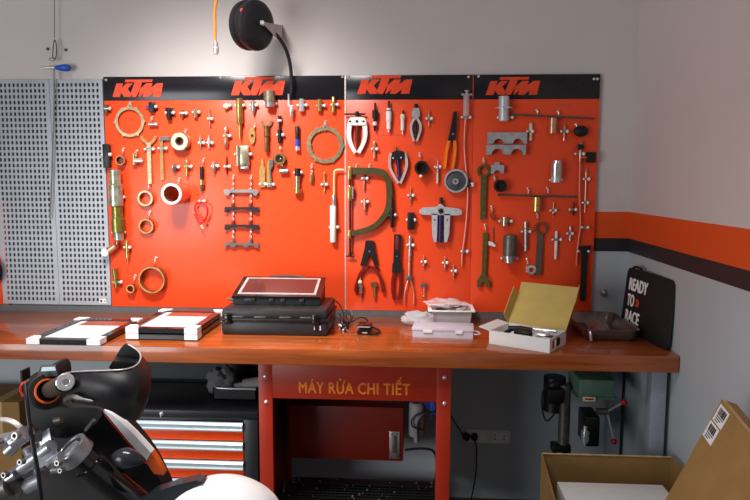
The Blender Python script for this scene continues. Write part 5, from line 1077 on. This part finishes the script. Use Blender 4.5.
e = od(624, 402, Yd-.1); e2 = od(614, 441.5, Yd-.05); hb = Vector((q.x+.065, h.y, h.z))
for ee in (e, e2):
    m = mb('chrome'); m.cyl(hb, ee, .0045, 8); k = m.build('feed_handle', t); mb('drillred').ball(ee, .014, 14).build('handle_ball', k)['label'] = 'red ball grip'
m = mb('black'); m.tube([od(558, 380, Yd), od(548, 384, Yd-.03), od(541.5, 393, Yd-.03), od(542, 410, Yd-.03), od(546, 423, Yd-.03), od(553, 416, Yd-.03), od(560, 405, Yd)], .0038, 8, 2); m.build('cord', t)
m = mb('black'); m.b2((-.055, -.03, od(0, 441).z), (.03, .03, od(0, 433).z), .006); m.build('table_clamp', t); m = mb('black'); m.b2((-.03, -.2, od(0, 474).z), (.15, 0, od(0, 471).z), .004); m.build('table', t)
# ------------------------------------------------------------------ big carton on the floor
ZB_ = .46
A = [UZ(544.5, 457.5, ZB_), UZ(667, 453, ZB_), None, None]
yb = (A[0].y+A[1].y)/2; xl_, xr_ = A[0].x, min(A[1].x, 2.535); yfr = yb-.38
t = empty('cardboard_box', ((xl_+xr_)/2-.03, (yb+yfr)/2, 0), 'open brown cardboard box with a white box inside, on the floor below the bench corner', 'cardboard box'); O = t.location
lft = Vector((xl_-.03-O.x, yfr-O.y, 0)); 
P4 = [Vector((xl_-O.x, yb-O.y, 0)), Vector((xr_-O.x, yb-O.y, 0)), Vector((xr_-.01-O.x, yfr-O.y, 0)), lft]
def panel(m, a, b, z0, z1, th):
    d = (b-a).normalized(); n = Vector((-d.y, d.x, 0))*th
    m.hexa([a+Vector((0, 0, z0)), b+Vector((0, 0, z0)), b+n+Vector((0, 0, z0)), a+n+Vector((0, 0, z0))], [a+Vector((0, 0, z1)), b+Vector((0, 0, z1)), b+n+Vector((0, 0, z1)), a+n+Vector((0, 0, z1))])
for i in range(4):
    m = mb('cardboard'); panel(m, P4[i], P4[(i+1) % 4], FZ, ZB_-(.0 if i != 2 else .0), -.005 if False else .005)
    m.build('wall_panel', t, smooth=False)
m = mb('cardboard'); m.hexa([v+Vector((0, 0, FZ+.001)) for v in P4], [v+Vector((0, 0, FZ+.006)) for v in P4]); m.build('bottom_panel', t, smooth=False)
m = mb('cardedge'); random.seed(9)
d = (P4[1]-P4[0]); 
for i in range(26): 
    q = P4[0]+d*(i/26.); m.box((q.x+.01, q.y-.002, ZB_+.001), (.021, .006, .003+.004*random.random()), .001)
m.build('torn_edge', t)['kind'] = 'stuff'
a = UZ(557, 481.5, .40); b = UZ(659, 480.5, .40); 
o = empty('white_box', ((a.x+b.x)/2, 0, 0), 'flat white box lying inside the open cardboard box', 'box')
yq = min(a.y, b.y, yb-.03); wq = min(b.x, xr_-.03)-a.x; o.location = (a.x+wq/2, yq-.15, .28)
fy = yfr+.014-(yq-.15); mb('boxwhite').b2((-wq/2, fy, 0), (wq/2, .15, .12), .003).build('body', o)
mb('gunmetal').b2((-.04, fy-.0005, .085), (.0, fy+.001, .1)).build('label', o, smooth=False)
o2 = mb('foam').b2((-wq/2, fy+.004, 0), (wq/2, .14, .27-FZ), .004).build('packing_block', None, (a.x+wq/2, yq-.15, FZ+.0075)); tag(o2, 'pale packing block under the flat white box in the cardboard box', 'packing')
# flat carton leaning on the wall
th = math.radians(10); dn = Vector((-.33, 0, -.944)).normalized(); fwd = Vector((0, -1, 0))
P0 = UY(722, 399, -1.31); b_ = fwd*math.cos(th)+dn*math.sin(th); a_ = dn*math.cos(th)-fwd*math.sin(th)
nn = a_.cross(b_).normalized()
if nn.x < 0: nn = -nn
t = empty('flat_carton', (P0.x, P0.y, 0), 'flat brown cardboard carton with two barcode labels leaning on the side wall', 'carton'); O = t.location
LA = .95; LB = .62; P = P0-O
m = mb('cardboard'); q4 = [P, P+b_*LB, P+b_*LB+a_*LA, P+a_*LA]; m.hexa(q4, [v+nn*.045 for v in q4]); m.build('body', t, smooth=False)
m = mb('cardedge'); q4 = [P-a_*.0008, P+b_*LB-a_*.0008, P+b_*LB-a_*.0008+nn*.012, P-a_*.0008+nn*.012]; m.hexa(q4, [v+a_*.0006 for v in q4]); m.build('pale_edge', t, smooth=False)  # paler strip along the carton's top edge
# labels on its face
for k in range(2):
    base = P+a_*(.012+k*.058)+b_*(.008-.004*k)-nn*.0012
    m = mb('labelwhite'); q4 = [base, base+b_*.062, base+b_*.062+a_*.053, base+a_*.053]; m.hexa(q4, [v+nn*.001 for v in q4]); lb = m.build('barcode_label', t, smooth=False); lb['label'] = 'white label with a barcode'
    m = mb('black'); random.seed(k)
    pos = .0
    while pos < .042:
        w_ = random.choice([.0012, .0022, .0034]); s = base+b_*(.010+pos)+a_*.006-nn*.0006
        q4 = [s, s+b_*w_, s+b_*w_+a_*.022, s+a_*.022]; m.hexa(q4, [v+nn*.0006 for v in q4]); pos += w_+random.choice([.0012, .002])
    for r in range(3):
        s = base+b_*.010+a_*(.031+r*.007)-nn*.0006; q4 = [s, s+b_*(.043-.01*r), s+b_*(.043-.01*r)+a_*.003, s+a_*.003]; m.hexa(q4, [v+nn*.0006 for v in q4])
    m.build('barcode', lb, smooth=False)
# ------------------------------------------------------------------ boxes behind the motorcycle
p = UY(0, 384, -.08); ztop = p.z; xbx = UY(24, 400, -.3).x
t = empty('cardboard_box', (-.4, -.2, 0), 'brown cardboard box in the shade behind the motorcycle handlebar', 'cardboard box')
m = mb('cardboard'); m.b2((-.4, -.14, FZ), (xbx+.4, .12, ztop), .004); m.build('body', t); mb('cardedge').b2((-.05, -.1405, ztop-.2), (-.0, .1205, ztop+.0005)).build('tape', t, smooth=False)
# ------------------------------------------------------------------ motorcycle
YM = -2.0
O = Vector((UY(75, 450, YM).x, YM, 0)); bk = empty('motorcycle', O, 'motorcycle front end with a black hand guard, silver fork clamp and white fender', 'motorcycle')
def B(px, py, dy=0.): return UY(px, py, YM+dy)-O
def bpoly(m, pts, d0, th, bend=None):
    """outline seen from the photograph's side, with its own depth and thickness"""
    from mathutils.geometry import tessellate_polygon
    def dep(x, y): return d0 if bend is None else bend(x, y)
    f = [B(x, y, dep(x, y)) for x, y in pts]; n = len(f)
    b = [v+Vector((0, th, 0)) for v in f]
    tri = tessellate_polygon([[Vector((x, y, 0)) for x, y in pts]])
    m.add([tuple(v) for v in f+b], [tuple(t_) for t_ in tri]+[tuple(n+i for i in t_[::-1]) for t_ in tri]+[(i, (i+1) % n, n+(i+1) % n, n+i) for i in range(n)])
def smooth2(pts, k=2, close=True):
    for _ in range(k):
        q = []
        for i in range(len(pts)):
            a, b = pts[i], pts[(i+1) % len(pts)]; q += [(a[0]*.75+b[0]*.25, a[1]*.75+b[1]*.25), (a[0]*.25+b[0]*.75, a[1]*.25+b[1]*.75)]
        pts = q
    return pts
# hand guard: ruled shell between an upper rim line and a lower edge line
up = [(66, 373), (80, 371.3), (95, 370.6), (110, 370.4), (123, 369.8), (133, 367.5), (139, 363), (141.2, 357)]
lowr = [(66, 392), (72, 403), (84, 404.5), (97, 406), (112, 411.5), (124, 419), (134, 422.5), (140, 418)]
mid = [(64, 382), (78, 385), (92, 388), (108, 391), (124, 394), (138, 393), (147, 389), (150.5, 381)]
dep_u = [0, -.02, -.035, -.04, -.035, -.015, .02, .06]; dep_m = [-.01, -.035, -.055, -.065, -.06, -.04, 0, .05]; dep_l = [0, -.015, -.03, -.035, -.03, -.01, .02, .05]
rows = []
for k in range(9):
    s = k/8.; row = []
    for i in range(8):
        def q3(a, b, c): return a*(1-s)*(1-s)+2*s*(1-s)*(2*b-(a+c)/2)+c*s*s
        row.append(B(q3(up[i][0], mid[i][0], lowr[i][0]), q3(up[i][1], mid[i][1], lowr[i][1]), q3(dep_u[i], dep_m[i], dep_l[i])))
    rows.append(row)
m = mb('guard'); vs = [v for r in rows for v in r]; n0 = len(vs); vs2 = [v+Vector((0, .006, 0)) for v in vs]; fs = []
for k in range(8):
    for i in range(7):
        a = k*8+i; fs.append((a, a+1, a+9, a+8)); fs.append((n0+a, n0+a+8, n0+a+9, n0+a+1))
for i in range(7): fs.append((i, n0+i, n0+i+1, i+1)); fs.append((64+i, 64+i+1, n0+64+i+1, n0+64+i))
for k in range(8): fs.append((k*8, k*8+8, n0+k*8+8, n0+k*8)); fs.append((k*8+7, n0+k*8+7, n0+k*8+15, k*8+15))
m.add([tuple(v) for v in vs+vs2], fs)
hg = m.build('hand_guard', bk)
m = mb('black'); bpoly(m, smooth2([(107, 370), (114, 359), (123, 344.5), (127, 344), (133, 347), (138.5, 352), (141, 358), (138.5, 365), (133, 368.5), (123, 370.5)], 1), .03, .006, lambda x, y: .03+.05*(y < 360)+.0*(x)); m.build('inner_flap', hg)
m = mb('silverplastic'); m.tube([B(x, y, d-.003) for (x, y), d in zip(up, dep_u)]+[B(139.5, 352, .07), B(134, 347.5, .08), B(128, 344.5, .08)], .0016, 6, 2); m.build('rim', hg)['label'] = 'thin bright edge'
m = mb('gunmetal'); m.tube([B(66, 400, -.02), B(72, 396, -.045), B(80, 399, -.055), B(93, 401.5, -.055)], [.006, .005, .003, .002], 8, 1); m.build('lever_tip', bk)
# bar, grip
m = mb('bikegrip'); m.tube([B(64, 383.5, -.03), B(46, 392, .09), B(38, 396, .15)], .017, 18); m.build('grip', bk)
g0, g1 = B(64, 383.5, -.03), B(46, 392, .09); ga = (g1-g0).normalized()
gc = B(48, 391, .05)
m = mb('bikeorange'); m.ring(gc, ga, .0255, .0215, -.002, .004, 40); m.build('grip_ring', bk)['label'] = 'orange grip ring'
m = mb('rubber'); m.ring(gc, ga, .037, .0215, .004, .016, 40); m.lathe(gc+ga*.016, ga, [(0, .036), (.02, .033), (.04, .026)], 30); m.build('throttle_housing', bk)
be = B(65.5, 382, -.045); m = mb('chrome'); vax = (CAM-O-be).normalized(); m.ring(be, vax, .0165, .006, -.012, .004, 32); m.lathe(be, vax, [(-.012, .0165), (-.006, .007)], 24); m.build('bar_end', bk)
m = mb('black'); m.lathe(be, vax, [(-.06, .012), (-.03, .018), (-.012, .017)], 24); m.build('bar_plug', bk)
m = mb('smoke'); m.hexa([B(37, 377, .06), B(58, 376, .06), B(56, 374, .11), B(40, 375, .11)], [B(40, 366.5, .06), B(56.5, 366, .06), B(55, 364.5, .11), B(42, 365, .11)]); rs = m.build('brake_reservoir', bk)
m = mb('drawersilver'); m.hexa([B(41, 371.5, .058), B(56, 370.5, .058), B(56, 370.5, .056), B(41, 371.5, .056)], [B(42, 367, .058), B(55, 366.5, .058), B(55, 366.5, .056), B(42, 367, .056)]); m.build('reservoir_glare', rs)['label'] = 'pale painted reflection on the reservoir'  # pale patch paints the white reflection on the dark reservoir
m = mb('rubber'); m.b2(B(20.5, 382, .1), B(30, 367, .13), .004); m.build('switch_block', bk)
m = mb('wirered'); m.tube([B(27, 383, .08), B(22, 384, .08), B(21, 391, .08), B(24, 396, .08)], .004, 8, 1); m.build('kill_switch', bk)['label'] = 'red switch'
m = mb('rubber'); bpoly(m, smooth2([(28, 378), (36, 372), (42, 380), (40, 400), (62, 408), (95, 407), (104, 412), (96, 424), (82, 434), (60, 440), (44, 432), (30, 424), (25, 405)], 1), .08, .12); m.build('control_cluster', bk)
m = mb('black'); m.tube([B(25, 384, .02), B(26.5, 400, .0), B(30, 430, -.02), B(35, 455, -.03), B(39, 478, -.03), B(42, 512, -.03)], .0042, 10, 2); m.build('brake_hose', bk)
m = mb('silverplastic'); m.tube([B(-10, 422, .1), B(4, 419, .08), B(15, 422, .07), B(25, 432, .07)], .0055, 8, 2); m.build('clutch_cable', bk)
# fork crown and tube
tax = (B(95, 475, .0)-B(72, 443, .0)); tax = Vector((tax.x, .03, tax.z)).normalized()
tc = B(70, 448, .0)
m = mb('bikesilver'); m.ring(tc, tax, .0345, .026, -.002, .026, 44); m.lathe(tc, tax, [(.006, .0265), (.007, .02), (.002, .018), (.002, .004)], 30); cr = m.build('fork_clamp', bk)
m = mb('blacktool'); m.lathe(tc, tax, [(.004, .0255), (.0065, .0255)], 30); m.build('fork_cap', cr)
m = mb('chrome'); m.lathe(tc, tax, [(.001, .0175), (.0015, .0185), (.004, .019)], 30); m.build('cap_ring', cr)
m = mb('blackgloss'); m.lathe(tc, tax, [(.02, .026), (.05, .026), (.052, .031), (.7, .031), (.72, .027), (1.04, .027)], 30); ft = m.build('fork_tube', bk)
m = mb('bikesilver')
def lump(a, b, r, seg=14): m.cyl(a, b, r, seg)
for (a, b, r) in (((0, 441, .02), (22, 436, .0), .0135), ((8, 452, .03), (30, 430, .03), .012), ((14, 442, -.01), (26, 433, -.01), .016), ((22, 468, .02), (52, 446, .01), .014), ((45, 440, .04), (54, 464, .03), .014), ((5, 480, .04), (34, 462, .03), .013), ((2, 484, .02), (16, 474, .02), .009), ((50, 464, -.005), (62, 456, -.015), .010), ((53, 470, .0), (64, 468, -.01), .0075), ((28, 486, .04), (44, 478, .03), .016), ((30, 446, .05), (42, 470, .05), .018)):
    lump(B(*a), B(*b), r)
m.hexa([B(36, 470, .0), B(60, 458, .0), B(60, 458, .05), B(36, 470, .05)], [B(40, 446, .0), B(56, 448, .0), B(56, 448, .05), B(40, 446, .05)])
m.hexa([B(41, 452, .01), B(53, 452, .01), B(53, 452, .05), B(41, 452, .05)], [B(43, 432, .02), B(49, 428, .02), B(49, 428, .05), B(43, 432, .05)])
m.build('triple_clamp', bk)
for x, y, r in ((19, 435, .008), (2, 441, .007), (61, 462, .006), (64, 469.5, .005), (8, 474, .006), (24, 461, .006)):
    mb('dullsteel').ring(B(x, y, -.035), (-.2, -1, .2), r, r*.45, 0, .012, 16).build('clamp_bolt', bk)
for a, b, r in (((86, 430, .02), (94, 420, .0), .0035), ((55, 421, .02), (62, 419, .02), .008), ((0, 478, .03), (24, 490, .04), .02), ((-4, 492, .02), (10, 486, .02), .02)): mb('gunmetal').cyl(B(*a), B(*b), r, 10).build('linkage', bk)
m = mb('rubber'); bpoly(m, smooth2([(34, 428), (60, 436), (92, 424), (104, 440), (118, 470), (140, 520), (20, 530), (-16, 520), (-14, 497), (10, 487), (30, 470), (36, 450)], 1), .13, .08); m.build('frame_body', bk)
# headlight mask with a white and orange edge
mask = [(103, 411), (112, 415), (124, 427), (138, 443), (150, 460), (160, 480), (167, 497), (168, 520), (120, 520), (100, 490), (88, 466), (84, 440), (88, 424)]
m = mb('blacktool'); bpoly(m, smooth2(mask, 1), .1, .05, lambda x, y: .10+.0006*(x-100)); m.build('headlight_mask', bk)
o_l = [(104, 409.8), (112, 414.5), (122, 423), (134, 434.5), (147, 448.5), (150.8, 453)]; i_l = [(102.3, 411.2), (108, 416), (116, 426), (126, 438.5), (138, 452), (146, 461.5)]
m = mb('bikewhite')
def band(m, A_, B_, d, th):
    n = len(A_); f = [B(x, y, d) for x, y in A_]+[B(x, y, d) for x, y in B_]; b = [v+Vector((0, th, 0)) for v in f]
    fs = []
    for i in range(n-1): fs += [(i, i+1, n+i+1, n+i), (2*n+i, 3*n+i, 3*n+i+1, 2*n+i+1), (i, 2*n+i, 2*n+i+1, i+1), (n+i, n+i+1, 3*n+i+1, 3*n+i)]
    fs += [(0, n, 3*n, 2*n), (n-1, 3*n-1, 4*n-1, 2*n-1)]
    m.add([tuple(v) for v in f+b], fs)
band(m, o_l, i_l, .085, .02); m.build('white_stripe', bk)['label'] = 'white stripe along the edge'
m = mb('wirered'); band(m, [(x-.2, y+.2) for x, y in i_l], [(x-1.6, y+1.6) for x, y in i_l], .087, .018)
m.use('bikeorange'); band(m, [(147, 458), (151.3, 453), (157, 462), (163, 473)], [(140, 462), (147, 464), (154, 474), (163.5, 475)], .086, .02); m.build('orange_stripe', bk)['label'] = 'orange stripe and tip'
# indicator
m = mb('smoke'); c = B(129, 458.5, .03); m.X = Matrix.Translation(c) @ Matrix.Rotation(.12, 4, 'Y')
m.lathe((-.034, 0, 0), (1, 0, 0), [(0, .006), (.006, .013), (.016, .0185), (.028, .021), (.042, .0185), (.055, .012), (.066, .005), (.07, .001)], 24); m.build('turn_signal', bk)
m = mb('rubber'); m.tube([B(124, 466, .05), B(118, 478, .08), B(112, 492, .1)], .009, 10, 1); m.build('signal_stem', bk)
m = mb('silverplastic'); m.hexa([B(119, 470, .07), B(126, 472, .07), B(126, 472, .09), B(119, 470, .09)], [B(117, 486, .07), B(126, 484, .07), B(126, 484, .09), B(117, 486, .09)]); m.build('reflector_bracket', bk)
# front fender: long arched shell seen from above, and a dark side fairing
fc = B(221, 521, -.03)
m = mb('bikewhite'); N, K = 36, 14; vs = []; fs = []
k_ = (B(227, 480)-B(226, 480)).length
for j in range(K+1):
    v = -1+2*j/K
    for i in range(N+1):
        u = -1+2*i/N
        wy = .062*(1-.35*abs(u)**2)
        hz = 38*k_*(max(0, 1-abs(u)**2.1))**.62
        zz = hz*(1-.33*v*v)
        vs.append((fc.x+u*58*k_*.93-.004, fc.y+v*wy*(1 if v < 0 else 1.1)+.02, fc.z+zz-0.0))
n0 = len(vs); 
for j in range(K):
    for i in range(N):
        a = j*(N+1)+i; fs.append((a, a+1, a+N+2, a+N+1)); fs.append((n0+a, n0+a+N+1, n0+a+N+2, n0+a+1))
vs += [(x, y, z-.004) for x, y, z in vs]
for i in range(N): fs.append((i, n0+i, n0+i+1, i+1)); a = K*(N+1)+i; fs.append((a, a+1, n0+a+1, n0+a))
m.add(vs, fs); m.build('fender', bk)
m = mb('smoke'); bpoly(m, [(126, 512), (152, 493), (176, 485), (196, 480.5), (203, 482.5), (190, 490), (176, 505), (170, 515)], .03, .03, lambda x, y: -.03); m.build('side_fairing', bk)
# wheel below (outside the frame) so that the bike stands on the floor
wc = tc+tax*.99; R = .33; wc = Vector((wc.x, wc.y+.07, R+.001+FZ))
m = mb('rubber'); m.lathe(wc+Vector((0, -.045, 0)), (0, 1, 0), [(0, R-.07), (.0, R-.03), (.02, R-.006), (.045, R), (.07, R-.006), (.09, R-.03), (.09, R-.07), (0, R-.07)], 48, False); m.build('tyre', bk)
m = mb('steel'); m.ring(wc, (0, 1, 0), R-.068, R-.085, -.03, .03, 48); m.lathe(wc, (0, 1, 0), [(-.07, .02), (.07, .02)], 16)
for i in range(18):
    a = 2*PI*i/18; m.tube([wc+Vector((0, .02*(-1)**i, 0)), wc+Vector((math.cos(a)*(R-.08), 0, math.sin(a)*(R-.08)))], .0015, 5)
m.build('rim', bk)
# ------------------------------------------------------------------ light
def area(name, loc, rot, sx, sy, e, col=(1, 1, 1), spread=PI):
    l = bpy.data.lights.new(name, 'AREA'); l.shape = 'RECTANGLE'; l.size = sx; l.size_y = sy; l.energy = e; l.color = col; l.spread = spread
    o = bpy.data.objects.new(name, l); COL.objects.link(o); o.location = loc; o.rotation_euler = rot; return o
def aim(o, tgt):
    d = Vector(tgt)-o.location; o.rotation_euler = d.to_track_quat('-Z', 'Y').to_euler()
def spot(name, loc, tgt, e, size, col, r=.12, blend=1.):
    l = bpy.data.lights.new(name, 'SPOT'); l.energy = e; l.spot_size = math.radians(size); l.spot_blend = blend; l.color = col; l.shadow_soft_size = r
    o = bpy.data.objects.new(name, l); COL.objects.link(o); o.location = loc; aim(o, tgt); return o
spot('ceiling_spot', (.5, -1.45, 2.95), (.72, 0, 1.02), 415, 68, (1, .95, .92), .32)
k = area('ceiling_lamp', (.75, -2.1, 3.05), (0, 0, 0), 1.2, .2, 20, (1, .97, .95)); k.data.spread = math.radians(110)
k = area('door_light', (-1.7, -4.3, 1.1), (0, 0, 0), 2.2, 1.8, 92, (.94, .97, 1)); aim(k, (2.56, -.4, .5))
w = bpy.data.worlds.new('world'); SC.world = w; w.use_nodes = True
w.node_tree.nodes['Background'].inputs[0].default_value = (.75, .82, .95, 1); w.node_tree.nodes['Background'].inputs[1].default_value = .12
SC.view_settings.view_transform = 'Standard'; SC.view_settings.look = 'None'; SC.view_settings.gamma = 1; SC.view_settings.use_curve_mapping = False
SC.view_settings.exposure = 0.0
SC.cycles.use_denoising = True
SC.cycles.max_bounces = 8
